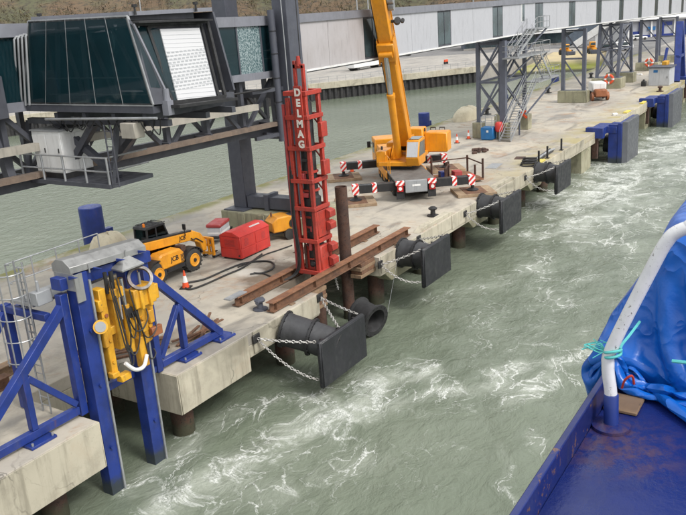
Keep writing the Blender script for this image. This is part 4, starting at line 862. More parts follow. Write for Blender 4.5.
for z in (.6, 1.3, 2.4, 3.0): m = MB(); m.ext([(HX+.2, HY-.64, z), (HX+.2, HY-.92, z+.1), (HX+.2, HY-.92, z+.4), (HX+.2, HY-.64, z+.5)], (.5, 0, 0)); P('guide_jaw', m, 'red', hm, .02)
for z in (5.2, 7.0): m = MB(); m.bb(HX+.1, HX+.6, HY-.86, HY-.64, z, z+.7); P('guide_shoe', m, 'red', hm, .02)
m = MB(); m.bb(HX-.4, HX-.25, HY+.0, HY+.15, 9.2, 10.55); m.bb(HX-.4, HX-.25, HY-.45, HY-.3, 9.2, 10.35); m.bb(HX-.4, HX-.25, HY-.45, HY+.15, 10.2, 10.4); P('head_frame', m, 'red', hm, .015)
m = MB(); m.tube((HX-.32, HY-.15, 10.3), (HX-.32, HY-.15, 10.75), .12, .08, 10); P('head_eye', m, 'red', hm)
m = MB(); m.tube((HX-.1, HY-.3, 9.1), (HX-.1, HY-.3, 10.1), .1, None, 10); P('piston_rod', m, 'galv', hm)
for dy, dz in ((.58, 0), (.66, .2), (.52, -.2)):
    m = MB(); m.path(smooth_path([(HX-.6, HY+dy, 5.5+dz), (HX-.66, HY+dy+.05, 3.2), (HX-.7, HY+dy-.1, 1.2), (HX-.75, HY+dy+.15, .35), (HX-1.3, HY+dy+.6, .06)]), .035, 6); P('hose', m, 'hose', hm)
m = MB(); m.beam((HX-.1, HY+.75, .5), (HX-.1, HY+.75, 8.6), .1, .14); m.beam((HX-.55, HY+.75, .5), (HX-.55, HY+.75, 8.6), .1, .14)
for i in range(9): m.beam((HX-.55, HY+.75, .8+i*.95), (HX-.1, HY+.75, .8+i*.95), .08, .1)
P('rear_ladder_frame', m, 'dred', hm)
rn = random.Random(31)
for i in range(9):
    z = .9+i*.85; m = MB(); m.box((HX-.52+rn.uniform(0, .3), HY+rn.uniform(-.3, .35), z), (rn.uniform(.12, .3), rn.uniform(.12, .35), rn.uniform(.15, .45))); P('fitting', m, 'dred' if i % 3 else 'black', hm, .02)
for i in range(5): m = MB(); z = 1.0+i*1.6; m.beam((HX+.55, HY-.55, z), (HX+.55, HY+.5, z+1.2), .06, .06); P('cage_diagonal', m, 'red', hm)
for dy in (-.3, .25): m = MB(); m.tube((HX-.45, HY+dy, .6), (HX-.45, HY+dy, 6.4), .05, None, 8); P('fuel_pipe', m, 'dkrust', hm)
# piles in the notch
t = tag(P('driven_pile', MB().lathe([(.31, -6), (.31, .4)], (HX, HY, 0), (0, 0, 1), 20), 'dkrust'), 'dark rusty tubular pile being driven below the red hammer', 'pile')
m = MB(); m.lathe([(.27, -6), (.27, 4.02), (.315, 4.02), (.315, -6)], (32.95, 21.55, 0), (0, 0, 1), 24, True); tag(P('steel_pile', m, 'dkrust'), 'upright rusty tubular pile standing between the two guide beams', 'pile')
def beam_i(name, label, x0, x1, y, z): 
    t = T(name, label, 'steel beam', ((x0+x1)/2, y, z)); h = .44
    m = MB(); m.bb(x0, x1, y-.21, y+.21, z+h-.04, z+h); P('top_flange', m, 'rrust', t); m = MB(); m.bb(x0, x1, y-.21, y+.21, z, z+.04); P('bottom_flange', m, 'rust', t); m = MB(); m.bb(x0, x1, y-.02, y+.02, z+.041, z+h-.041); P('web', m, 'rust', t)
    for i in range(5): x = x0+.3+i*(x1-x0-.6)/4; m = MB(); m.bb(x-.012, x+.012, y-.19, y+.19, z+.042, z+h-.042); P('stiffener', m, 'rust', t)
beam_i('guide_beam', 'rusty steel beam on the quay behind the pile notch', 25.3, 38.3, 22.72, .06); beam_i('guide_beam', 'rusty steel beam spanning the pile notch along the quay edge', 25.3, 38.4, 20.74, .06)
for i, (x, y) in enumerate(((26.6, 20.74), (36.5, 20.74), (26.6, 22.72), (36.5, 22.72))):
    m = MB(); m.box((x, y, .031), (.3, .7, .056)); tag(P('timber_packer', m, 'timber'), ('timber packer under the left end of the edge guide beam', 'timber packer under the right end of the edge guide beam', 'timber packer under the left end of the rear guide beam', 'timber packer under the right end of the rear guide beam')[i], 'packer')
def stack(label, x0, x1, z0, n):
    t = T('timber_stack', label, 'timber', ((x0+x1)/2, 20.8, z0))
    for i in range(n): m = MB(); m.bb(x0+.1*(i % 2), x1-.08*(i % 2), 20.45, 21.1, z0+i*.2, z0+i*.2+.19); P('baulk', m, 'rust' if i % 2 else 'timber', t, .01)
stack('stacked brown baulks in the notch under the edge beam, right end', 32.6, 34.13, -.75, 4); stack('stacked brown baulks in the notch under the edge beam, left end', 28.32, 29.4, -1.0, 5)
m = MB(); m.bb(24.8, 26.0, 22.55, 22.95, .51, .56); tag(P('steel_flat', m, 'galv'), 'short grey steel flat resting on the left end of the rear beam', 'steel flat')

# ================================================================== FENDERS
def drumfender(label, xc, x0, x1, yp, zt, zb, zr, sag_=0.0, r=.76):
    t = T('fender', label, 'fender', (xc, FY, zr), 0, 'black drum fenders along the quay')
    p0 = V((xc, FY-.05, zr)); p1 = V(((x0+x1)/2, yp+.25, (zt+zb)/2+.1)); mid = p0.lerp(p1, .5)+V((0, 0, .05))
    d1 = (mid-p0).normalized(); d2 = (p1-mid).normalized(); l1 = (mid-p0).length; l2 = (p1-mid).length
    m = MB(); m.lathe([(r*1.02, .06), (r*.98, .25), (r*.95, l1-.1), (r*.97, l1)], p0, d1, 28); P('rubber_drum', m, 'drum', t)
    m = MB(); m.lathe([(r*.97, -.03), (r*.94, .15), (r*.96, l2-.2), (r*1.0, l2-.05)], mid, d2, 28); P('rubber_drum', m, 'drum', t)
    for c, d in ((p0, d1), (mid, d1), (p1-d2*.06, d2)):
        m = MB(); m.lathe([(r*1.12, -.04), (r*1.12, .05), (r*.95, .06)], c, d, 28)
        _, a, u, _ = m.frame(c, c+d)
        for i in range(14): th = i*math.tau/14; q = c+(a*math.cos(th)+u*math.sin(th))*r*1.04; m.tube(q-d*.08, q+d*.09, .035, None, 6)
        P('bolted_flange', m, 'black', t)
    m = MB(); m.bb(x0, x1, yp, yp+.2, zb, zt); pn = P('panel', m, 'panel', t, .05)
    m = MB(); m.bb(x0+.04, x1-.04, yp-.05, yp-.002, zb+.05, zt-.04); P('facing_board', m, 'panel', pn, .02)
    m = MB()
    for z in [zb+.2+i*(zt-zb-.4)/5 for i in range(6)]:
        for x in (x0, x1): m.box((x, yp+.1, z), (.05, .08, .08))
    P('edge_bolt', m, 'black', pn)
    for x in (x0+.5, x1-.5, (x0+x1)/2): m = MB(); m.bb(x-.06, x+.06, yp+.2, yp+.34, zb+.1, zt-.05); P('panel_rib', m, 'black', pn)
    br = [V((x0-.9, FY-.08, -.35)), V((x1+.35, FY-.08, -.2))]
    for p in br: m = MB(); m.box(p+V((0, 0, 0)), (.45, .08, .38)); q = P('chain_bracket', m, 'black', t, .015)
    for p, q, sg_ in ((br[0], V((x0+.15, yp+.16, zt-.03)), .06), (br[0]+V((.05, -.03, -.08)), V((x0+.1, yp+.16, zb+.35)), .35), (br[1], V((x1-.15, yp+.16, zt-.03)), .05), (br[1], V((x1-1.5, yp+.3, zt-.35)), .04)):
        m = MB(); m.chain(sag(p+V((0, -.05, 0)), q, sg_), .19, .022, .06); P('chain', m, 'chain', t)
drumfender('black drum fender with drooping chains, nearest to the blue frame', 25.5, 24.35, 27.95, 17.5, -.48, -2.6, -.72)
drumfender('black drum fender with slack chain, second from the blue frame', 36.6, 34.95, 38.2, 18.0, .42, -1.75, -.45)
drumfender('black drum fender beside the crane mat, third from the blue frame', 47.8, 46.0, 49.5, 18.0, .42, -1.8, -.45)
drumfender('black drum fender below the coiled hose, fourth from the blue frame', 59.0, 57.2, 60.6, 18.0, .40, -1.75, -.45)
# loose rubber drum hanging in the notch
lf = T('loose_fender_drum', 'loose hollow black rubber drum hanging by the notch behind the nearest fender', 'fender', (31, 19, -2.2))
c0, c1 = GY(376, 321, 18.9), GY(346, 306, 20.6)+V((.6, .8, 0)); dd = (c1-c0).normalized()
m = MB(); m.lathe([(.62, .0), (.86, -.02), (.86, .10), (.70, .14), (.66, 1.1), (.78, 1.16), (.78, 1.24), (.50, 1.24), (.50, .3)], c0, dd, 28, True); P('drum', m, 'rubber', lf)
m = MB(); _, a, u, _ = m.frame(c0, c0+dd)
for i in range(16): q = c0+(a*math.cos(i*math.tau/16)+u*math.sin(i*math.tau/16))*.77; m.tube(q-dd*.03, q+dd*.12, .035, None, 6)
P('flange_bolt', m, 'black', lf)
m = MB(); m.chain(sag(c1+V((0, 0, .6)), V((31.0, 21.0, -.1)), .05), .19, .022, .06); P('chain', m, 'chain', lf)
m = MB(); m.tube((36.0, 20.1, -.45), (33.2, 19.4, -2.9), .008, None, 5); tag(P('mooring_line', m, 'grey'), 'thin taut line running from the quay edge into the water', 'line')
# blue framed breasting fenders
def bluefender(label, x0, x1, zt=.75, zb=-3.6, y=17.6):
    t = T('blue_fender', label, 'fender', ((x0+x1)/2, FY, 0), 0, 'blue framed fenders at the far quay')
    m = MB(); m.bb(x0-1.5, x0+2.0, FY-.7, FY+.5, -.35, .35); P('top_arm', m, 'blue', t, .03)
    m = MB(); m.bb(x0-1.56, x0-.86, FY-.76, FY+.9, -.6, .40); P('arm_bracket', m, 'blue', t, .03)
    m = MB(); m.bb(x0-.1, x0+.75, y+.95, FY-.6, -.3, .3); P('strut', m, 'blue', t, .02)
    for x in (x0+.02, x0+1.05): m = MB(); m.bb(x, x+.75, y+.85, y+1.75, zb-.2, zt-.25); P('column', m, 'blue', t, .03)
    m = MB(); m.bb(x0-.05, x1, y+.45, y+.85, zb, zt-.1); P('backing_frame', m, 'blue', t, .03)
    m = MB(); m.ext([(x0, y+.44, zb), (x0, y+.44, zt), (x0+.35, y, zt), (x1-.9, y, zt), (x1, y+.44, zt-.25), (x1, y+.44, zb), (x1-.9, y, zb), (x0+.35, y, zb)][0:1]+[(x0, y+.44, zb), (x0+.35, y, zb), (x1-.9, y, zb), (x1, y+.44, zb)][1:], (0, 0, zt-zb)); P('panel', m, 'gpanel', t, .03)
    m = MB(); m.tube(((x0+x1)/2-.6, FY, -1.7), ((x0+x1)/2-.6, y+.9, -1.9), .85, None, 24); P('rubber_drum', m, 'rubber', t)
    m = MB(); m.bb(x0-1.4, x0-.9, FY-.2, FY+.3, -2.6, -.6); P('wall_bracket', m, 'dkrust', t, .02)
bluefender('blue framed fender with tall grey panel, nearer of the two in full view', 77.2, 83.0); bluefender('blue framed fender with tall grey panel below the grey cabinet', 99.4, 106.4)
bluefender('blue framed fender cut off by the right edge of the picture', 124.0, 131.0)

# ================================================================== BLUE GUIDE FRAME
bf = T('guide_frame', 'tall blue steel guide frame with braced legs standing in the quay slot', 'steel frame', (16.7, 20.8, 0))
def bb_(name, a, b, w, h=None, mat='blue', par=None, bev=.012): return P(name, MB().beam(a, b, w, h or w), mat, par or bf, bev)
YP = 20.78
for x, zt in ((15.62, 5.0), (17.72, 4.6)):
    po = bb_('guide_post', (x, YP, -5), (x, YP, zt), .48, .54)
    m = MB(); m.bb(x+.245, x+.305, YP-.22, YP+.10, -5, zt-.3); P('wear_strip', m, 'rust', po)
    m = MB(); m.bb(x+.243, x+.32, YP-.30, YP-.225, -5, zt-.3); P('strip_edge', m, 'galv', po)
    for z in (-1.4, 1.0, 3.0): m = MB(); m.tube((x, YP-.27, z), (x, YP-.33, z), .06, None, 10); P('bolt_cap', m, 'blue', po)
for s, xv, e in ((1, 18.72, 22.27), (-1, 15.12, 10.6)):
    YA = 21.05; W_ = abs(e-xv)
    bb_('leg', (xv, YA, .04), (xv, YA, 4.4), .29); bb_('diagonal', (xv+s*.05, YA, 3.95), (e, YA, .25), .27, .30); bb_('bottom_chord', (xv+s*.17, YA, .27), (e+s*.1, YA, .27), .25, .27)
    k = .42; xm = xv+s*W_*k; bb_('inner_post', (xm, YA, .42), (xm, YA, 3.95-3.7*k-.12), .23); bb_('inner_diagonal', (xv+s*.2, YA, .5), (xm-s*.1, YA, 3.95-3.7*k-.2), .21)
    for x in (xm, e): m = MB(); m.bb(x-.48, x+.48, YA-.45, YA+.42, .004, .10); P('base_plate', m, 'blue', bf, .01)
    for x in (xm, e):
        for a, b in ((-.38, -.36), (.38, -.36), (-.38, .33), (.38, .33)): m = MB(); m.tube((x+a, YA+b, .10), (x+a, YA+b, .19), .04, None, 6); P('anchor_bolt', m, 'galv', bf)
    (bb_('post_link', (xv-.17, YA, .22), (18.0, YP+.1, .22), .22), bb_('post_link', (xv-.17, YA, 3.6), (18.0, YP+.1, 3.6), .22)) if s > 0 else None
bb_('top_beam', (15.0, 21.05, 4.76), (18.95, 21.05, 4.58), .5, .4); bb_('cross_beam', (15.9, 20.95, .55), (17.45, 20.95, .55), .2, .26)
bb_('rear_leg', (14.6, 23.4, .04), (14.6, 23.4, 3.9), .28); bb_('rear_diagonal', (14.5, 23.4, 3.6), (11.4, 23.4, .2), .26); bb_('side_tie', (14.6, 21.2, 3.75), (14.6, 23.3, 3.75), .24); bb_('rear_tie', (14.6, 23.4, 3.6), (18.7, 23.4, 3.6), .22)
bb_('rear_leg', (18.72, 23.0, 3.0), (18.72, 21.2, 4.3), .22); m = MB(); m.bb(10.9, 11.9, 23.0, 23.8, .004, .09); P('base_plate', m, 'blue', bf)
for x in (15.2, 16.2, 17.2, 18.2): m = MB(); m.ext([(x, 20.62, 4.9), (x, 20.62, 5.02), (x, 20.2, 5.02)], (.06, 0, 0)); P('hood_bracket', m, 'blue', bf)
hd = T('sheet_metal_hood', 'galvanised sheet metal hood along the top of the blue frame', 'cover', (16.8, 21.1, 5))
m = MB(); z0, z1 = 5.06, 4.86
m.ext([(15.3, 20.6, z0), (15.3, 21.5, z0), (15.3, 21.5, z0+.26), (15.3, 21.25, z0+.44), (15.3, 20.9, z0+.44), (15.3, 20.6, z0+.22)], (3.3, 0, z1-z0)); P('hood', m, 'hood', hd, .01)
for x in (16.0, 17.6): m = MB(); m.bb(x, x+.05, 20.56, 20.596, 4.9, 5.2); P('clamp', m, 'hood', hd)
m = MB(); m.bb(15.28, 15.6, 20.43, 20.47, 4.1, 5.05); P('end_flashing', m, 'hood', hd); m = MB(); m.bb(15.268, 15.296, 20.47, 21.4, 4.5, 5.08); P('end_plate', m, 'hood', hd)
# yellow gripper machine
gp = T('pile_gripper', 'yellow hydraulic gripper machine with hoses hanging inside the blue frame', 'machine', (17, 20.6, 1))
def yb(name, x0, x1, y0, y1, z0, z1, mat='gripyel', bev=.025): m = MB(); m.bb(x0, x1, y0, y1, z0, z1); return P(name, m, mat, gp, bev)
yb('guide_column', 16.13, 16.42, 20.45, 20.85, 1.15, 4.25); yb('column_flange', 16.02, 16.20, 20.40, 20.80, 2.2, 2.9); yb('column_flange', 16.02, 16.20, 20.40, 20.80, 3.5, 3.9); yb('foot_hook', 16.30, 16.75, 20.2, 20.5, .82, 1.08); yb('foot_hook', 16.05, 16.35, 20.3, 20.6, 1.05, 1.25)
m = MB(); m.ext([(17.35, 20.35, 1.6), (18.1, 20.35, 1.7), (18.35, 20.35, 2.9), (18.30, 20.35, 3.75), (17.45, 20.35, 3.75), (17.25, 20.35, 2.6)], (0, .5, 0)); P('body_casting', m, 'gripyel', gp, .06)
yb('upper_block', 17.35, 18.35, 20.15, 20.8, 3.15, 3.85); yb('block_rib', 17.55, 17.7, 20.05, 20.2, 3.1, 3.8); yb('block_rib', 17.95, 18.1, 20.05, 20.2, 3.1, 3.8); yb('ear', 18.35, 18.55, 20.2, 20.7, 3.2, 3.75)
yb('arm', 16.62, 16.9, 20.4, 20.75, 1.9, 3.9); yb('arm_head', 16.55, 17.1, 20.35, 20.7, 3.75, 4.1); yb('cross_arm', 16.42, 17.4, 20.5, 20.72, 2.5, 2.8); yb('lower_arm', 17.3, 17.65, 20.2, 20.5, .95, 2.1); yb('link_plate', 17.9, 18.4, 20.12, 20.3, 1.9, 2.25, 'copper')
m = MB(); m.tube((17.05, 20.35, 1.7), (17.12, 20.4, 3.4), .13, None, 14); P('hydraulic_cylinder', m, 'gripyel', gp); m = MB(); m.tube((17.12, 20.4, 3.3), (17.14, 20.45, 4.35), .07, None, 12); P('piston_rod', m, 'chrome', gp)
m = MB(); m.tube((16.8, 20.5, 3.9), (16.8, 20.5, 4.7), .08, None, 10); m.tube((16.55, 20.5, 4.0), (16.55, 20.5, 4.75), .07, None, 10); P('suspension_rod', m, 'black', gp)
c = GY(100.5, 327, 20.3); vd = (CP-c).normalized(); m = MB(); m.tube(c, c+vd*.12, .24, None, 22); q = P('gauge_housing', m, 'gripyel', gp); m = MB(); m.tube(c+vd*.12, c+vd*.14, .18, None, 22); P('gauge_face', m, 'grey', q)
c = GY(140, 278, 20.25); m = MB(); m.lathe([(.34, -.07), (.44, -.07), (.44, .07), (.34, .07)], c, (vd+V((.25, .1, .1))), 30, True); P('clamp_ring', m, 'ringmetal', gp)
c = GY(128, 264, 20.5); m = MB(); m.ext([c+V((-.55, -.3, -.1)), c+V((.45, -.3, -.1)), c+V((.5, .35, -.1)), c+V((-.5, .35, -.1))], (0, 0, .05)); m.add([c+V((-.55, -.3, -.05)), c+V((.45, -.3, -.05)), c+V((.5, .35, -.05)), c+V((-.5, .35, -.05)), c+V((-.1, .05, .26)), c+V((.15, .05, .26))], [(0, 1, 5, 4), (1, 2, 5), (2, 3, 4, 5), (3, 0, 4)]); P('rain_cap', m, 'hood', gp)
yb('valve_block', 17.0, 17.3, 20.25, 20.5, 2.9, 3.3, 'black'); yb('lamp_bracket', 16.9, 17.5, 20.7, 20.9, 3.95, 4.25)
rn = random.Random(11)
for x0, x1, zt, ze, zl in ((16.5, 17.0, 4.5, 3.3, 1.9), (16.58, 17.4, 4.4, 2.9, 1.7), (16.78, 17.2, 4.5, 3.1, 2.3), (16.85, 17.9, 4.3, 3.0, 2.4), (17.3, 18.2, 3.9, 2.4, 2.0), (16.66, 16.9, 3.9, 2.0, 1.35), (17.5, 18.0, 3.3, 1.4, 1.15)):
    yy = 20.24-rn.random()*.14; w = x1-x0
    m = MB(); m.path(smooth_path([(x0, yy+.12, zt), (x0+.02, yy, (zt+zl)/2+.2), (x0+.22*w, yy-.06, zl+.18), (x0+.55*w, yy-.07, zl), (x0+.9*w, yy-.04, (zl+ze)/2), (x1, yy+.1, ze)]), .027, 6); P('hose', m, 'hose', gp)
for x, z in ((17.5, 2.1), (18.0, 2.3), (17.7, 2.7), (17.45, 3.5), (18.2, 3.5), (16.28, 1.6), (16.28, 2.4), (16.28, 3.3)):
    m = MB(); m.tube((x, 20.36 if x > 17 else 20.46, z), (x, 20.28 if x > 17 else 20.40, z), .07, None, 8); P('bolt_boss', m, 'copper' if z > 3 else 'gripyel', gp)
for x0, x1, z0, z1 in ((17.45, 17.75, 2.2, 2.6), (17.95, 18.2, 2.4, 2.9), (17.3, 17.5, 2.9, 3.1)): yb('side_plate', x0, x1, 20.22, 20.34, z0, z1, 'gripyel' if x0 > 17.4 else 'black')
m = MB(); m.path(smooth_path([(16.5, 20.15, 1.5), (16.8, 20.05, 1.15), (17.2, 20.05, 1.1), (17.5, 20.15, 1.4)]), .07, 8); P('white_hose', m, 'white', gp)
# caged ladder and its platform
ld = T('caged_ladder', 'galvanised ladder with hooped safety cage at the left of the blue frame', 'ladder', (13.3, 22.4, 0))
lx, ly = 14.25, 22.35
for h in (2.3, 3.05, 3.8, 4.55, 5.3):
    m = MB(); m.path([V((lx-.1+.5*math.cos(t), ly-.1+.55*math.sin(t), h)) for t in [R(-200+i*22) for i in range(11)]], .022, 5); P('cage_hoop', m, 'galv', ld)
for i in range(7): t = R(-190+i*33); m = MB(); m.beam((lx-.1+.5*math.cos(t), ly-.1+.55*math.sin(t), 2.2), (lx-.1+.5*math.cos(t), ly-.1+.55*math.sin(t), 5.35), .045, .03); P('cage_bar', m, 'galv', ld)
for y in (-.22, .22): m = MB(); m.tube((lx+.42, ly+y, .02), (lx+.42, ly+y, 5.5), .032, None, 6); P('stile', m, 'galv', ld)
for i in range(17): m = MB(); m.tube((lx+.42, ly-.22, .3+i*.3), (lx+.42, ly+.22, .3+i*.3), .018, None, 5); P('rung', m, 'galv', ld)
m = MB(); m.bb(14.55, 18.6, 21.8, 23.0, 4.02, 4.12); P('platform', m, 'galv', ld); m = MB()
for x in (14.6, 15.6, 16.6, 17.6, 18.5): m.tube((x, 22.95, 4.1), (x, 22.95, 5.35), .025, None, 6)
for z in (4.7, 5.35): m.tube((14.6, 22.95, z), (18.5, 22.95, z), .022, None, 6)
for z in (4.7, 5.35): m.tube((14.6, 22.75, z), (14.6, 22.95, z), .022, None, 6)
P('guard_rail', m, 'galv', ld)
m = MB(); m.box((14.75, 21.55, 4.36), (.6, .35, .45)); m.tube((14.65, 21.5, 4.5), (14.65, 21.5, 4.95), .05, None, 8); P('junction_box', m, 'grey', ld, .02)

# ================================================================== TELEHANDLER
th = T('telehandler', 'yellow telehandler with black tyres parked behind the blue frame', 'telehandler', (27.47, 29.45, 0))
def tb(x0, x1, y0, y1, z0, z1): m = MB(); m.bb(27.47+x0, 27.47+x1, 29.45+y0, 29.45+y1, z0, z1); return m
def tp(x, y, z): return V((27.47+x, 29.45+y, z))
P('chassis', tb(-2.0, 2.0, -.5, .5, .5, 1.0), 'black', th, .03)
for x in (-1.3, 1.3):
    for s in (-1, 1):
        m = MB(); m.lathe([(.30, -.22), (.50, -.23), (.60, -.17), (.61, 0), (.60, .17), (.50, .23), (.30, .22)], tp(x, s*.92, .61), (0, 1, 0), 28); w = P('wheel', m, 'tyre', th)
        m = MB()
        for i in range(18):
            t = i*math.tau/18
            for o, k in ((-.1, 0), (.1, .17)): q = tp(x, s*.92+o, .61)+V((math.cos(t+k), 0, math.sin(t+k)))*.62; m.box(q, (.05, .2, .09), 0, Matrix.Rotation(-(t+k), 3, 'Y'))
        P('tread', m, 'tyre', w)
        m = MB(); m.lathe([(.0, .235), (.1, .235), (.13, .255), (.20, .232), (.28, .236), (.31, .262), (.345, .258), (.36, .225)], tp(x, s*.92, .61), (0, s, 0), 20); P('rim', m, 'yellow', w); m = MB(); m.lathe([(.10, .236), (.10, .285), (.04, .30)], tp(x, s*.92, .61), (0, s, 0), 12); P('hub', m, 'black', w)
        m = MB(); m.ext([tp(x+math.cos(a)*.72, s*.92-.25, .61+math.sin(a)*.72) for a in [R(20+i*14) for i in range(11)]]+[tp(x+math.cos(a)*.67, s*.92-.25, .61+math.sin(a)*.67) for a in [R(160-i*14) for i in range(11)]], (0, .5, 0)); P('mudguard', m, 'black', th)
m = MB(); m.ext([tp(-2.45, -.85, .75), tp(-1.75, -.85, .65), tp(-1.6, -.85, 1.45), tp(-2.3, -.85, 1.5)], (0, 1.7, 0)); P('rear_counterweight', m, 'yellow', th, .05)
m = MB(); m.ext([tp(-1.05, -1.18, .72), tp(.62, -1.18, .72), tp(.60, -1.18, 1.25), tp(.35, -1.18, 1.52), tp(-.95, -1.18, 1.56), tp(-1.25, -1.18, 1.42)], (0, .80, 0)); pod = P('engine_pod', m, 'yellow', th, .09)
text('JCB', .34, tp(-.15, -1.188, 1.12), (1, 0, 0), (0, 0, 1), 'blackletter', pod, 'lettering', .004, 1.05)
m = MB(); [m.box(tp(.42, -1.19, .85+.07*i), (.26, .02, .03)) for i in range(6)]; P('pod_grille', m, 'black', pod); m = MB(); m.path(smooth_path([tp(1.95, -.44, 1.55), tp(2.1, -.5, 1.42), tp(2.3, -.46, 1.45), tp(2.8, -.45, 1.1)]), .03, 6); P('boom_hose', m, 'hose', th)
P('pod_base', tb(-1.0, .6, -1.12, -.5, .50, .72), 'black', th)
P('brown_panel', tb(.64, 1.0, -.9, -.45, .95, 1.5), 'dkrust', th)
bm0, bm1 = tp(-2.1, -.2, 2.02), tp(2.2, -.2, 1.62); m = MB(); m.beam(bm0, bm1, .42, .46); bmq = P('boom', m, 'yellow', th, .03)
m = MB(); m.beam(bm0+V((0.3, -.0, .27)), bm1+V((0, 0, .27)), .28, .08); P('boom_hose_cover', m, 'black', th)
text('JCB', .30, bm0.lerp(bm1, .80)+V((0, -.218, .02)), (1, 0, -.09), (.09, 0, 1), 'blackletter', bmq, 'lettering', .004)
m = MB(); m.ext([tp(2.1, -.42, 1.95), tp(2.75, -.42, 1.62), tp(3.15, -.42, 1.05), tp(3.1, -.42, .55), tp(2.75, -.42, .6), tp(2.6, -.42, 1.1), tp(2.1, -.42, 1.36)], (0, .44, 0)); P('boom_head', m, 'yellow', th, .04)
m = MB()
for y in (-.75, -.45, -.0, .3): m.bb(27.47+3.15, 27.47+3.3, 29.45+y-.06, 29.45+y+.06, .25, 1.25)
for z in (.3, .75, 1.15): m.bb(27.47+3.16, 27.47+3.29, 29.45-.8, 29.45+.4, z, z+.12)
P('fork_carriage', m, 'yellow', th, .01)
for y in (-.6, .1): m = MB(); m.bb(27.47+3.3, 27.47+3.38, 29.45+y-.07, 29.45+y+.07, .1, 1.0); m.bb(27.47+3.3, 27.47+4.4, 29.45+y-.07, 29.45+y+.07, .06, .12); P('fork', m, 'black', th)
_tp = tp
def tp(x, y, z): return _tp(x+.35, y, z)
cbq = P('cab_floor', tb(-.8, 1.1, .05, .98, .9, 1.25), 'yellow', th, .03)
m = MB()
for a, b in (((-1.05, 1.25), (-.95, 2.62)), ((.75, 1.25), (.25, 2.62)), ((-.35, 1.25), (-.35, 2.62))):
    for y in (.08, .95): P('cab_pillar', MB().beam(tp(a[0], y, a[1]), tp(b[0], y, b[1]), .08, .08), 'black', th)
for y in (.06, .965): m = MB(); m.ext([tp(-1.0, y, 1.27), tp(.70, y, 1.27), tp(.23, y, 2.58), tp(-.92, y, 2.58)], (0, .012, 0)); P('cab_side_glass', m, 'clearglass', th)
m = MB(); m.ext([tp(.74, .1, 1.27), tp(.25, .1, 2.58), tp(.25, .93, 2.58), tp(.74, .93, 1.27)], (.012, 0, 0)); P('windscreen', m, 'clearglass', th)
m = MB(); m.ext([tp(-1.05, .03, 2.62), tp(.35, .03, 2.62), tp(.30, .03, 2.72), tp(-1.0, .03, 2.76)], (0, .97, 0)); rf = P('cab_roof', m, 'black', th, .02); m = MB()
for i in range(6): m.beam(tp(-.8+i*.2, .1, 2.80), tp(-.8+i*.2, .92, 2.80), .03, .03)
m.beam(tp(-.9, .1, 2.80), tp(.4, .1, 2.76), .03, .03); m.beam(tp(-.9, .92, 2.80), tp(.4, .92, 2.76), .03, .03); P('roof_guard', m, 'black', rf)
m = MB(); m.lathe([(.07, 0), (.07, .14), (.03, .18)], tp(-.9, .3, 2.76), (0, 0, 1), 12); P('beacon', m, 'amber', rf)
m = MB(); m.box(tp(-.5, .5, 1.5), (.45, .5, .12)); m.box(tp(-.72, .5, 1.85), (.12, .5, .6)); P('driver_seat', m, 'black', th, .03)
tp = _tp
m = MB(); m.tube(tp(1.55, -.45, 1.8), tp(1.5, -.45, 2.25), .025, None, 6); m.box(tp(1.5, -.47, 2.3), (.06, .2, .3)); P('mirror', m, 'black', th)

# ================================================================== EQUIPMENT ON THE QUAY
rbx = T('red_enclosure', 'red sheet metal power pack enclosure with white marks behind the hoses', 'enclosure', (32.2, 27.9, 0))
x0, x1, y0, y1, zh = 31.0, 33.6, 27.0, 28.45, 1.32
m = MB(); m.bb(x0, x1, y0, y1, .10, zh); P('body', m, 'boxred', rbx, .02); m = MB(); m.bb(x0+.1, x1-.1, y0+.1, y1-.1, .004, .10); P('skid', m, 'black', rbx)
m = MB(); m.ext([(x0-.04, y0-.04, zh), (x0-.04, y1+.04, zh), (x0-.04, (y0+y1)/2+.25, zh+.26), (x0-.04, (y0+y1)/2-.25, zh+.26)], (x1-x0+.08, 0, 0)); ro = P('lid', m, 'boxred', rbx, .02)
for a, b in ((x0+.06, (x0+x1)/2-.03), ((x0+x1)/2+.03, x1-.06)):
    for za, zb2 in ((.16, .62), (.66, 1.28)): m = MB(); m.bb(a, b, y0-.022, y0-.002, za, zb2); P('panel', m, 'boxred', rbx, .006)
for za, zb2 in ((.16, .62), (.66, 1.28)): m = MB(); m.bb(x0-.022, x0-.002, y0+.08, y1-.08, za, zb2); P('end_panel', m, 'boxred', rbx, .006)
m = MB()
for i in range(16): m.box((x1-1.25+i*.055, (y0+y1)/2-.36, zh+.224), (.03 if i % 3 else .04, .10, .012), 0, Matrix.Rotation(.52, 3, 'X'))
P('lettering_marks', m, 'white', ro)
for xx in (x0+.5, x1-.6):
    for k in range(6): P('louvre', MB().box((xx, y0-.026, .78+.07*k), (.34, .012, .025)), 'dred', rbx)
for k in range(6): P('louvre', MB().box((x0-.026, (y0+y1)/2, .78+.07*k), (.012, .7, .025)), 'dred', rbx)
m = MB(); m.tube((x0-.022, y0+.12, .28), (x0-.05, y0+.12, .28), .05, None, 10); P('hose_port', m, 'black', rbx)
gn = T('towed_generator', 'small towed generator with dull red lid and grey body left of the red enclosure', 'generator', (33.7, 30.9, 0), .35)
def lg(o, rz, x, y, z): c_, s_ = math.cos(rz), math.sin(rz); return V((o[0]+x*c_-y*s_, o[1]+x*s_+y*c_, z))
def lbx(m, o, rz, x0, x1, y0, y1, z0, z1): return m.box(lg(o, rz, (x0+x1)/2, (y0+y1)/2, (z0+z1)/2), (x1-x0, y1-y0, z1-z0), rz)
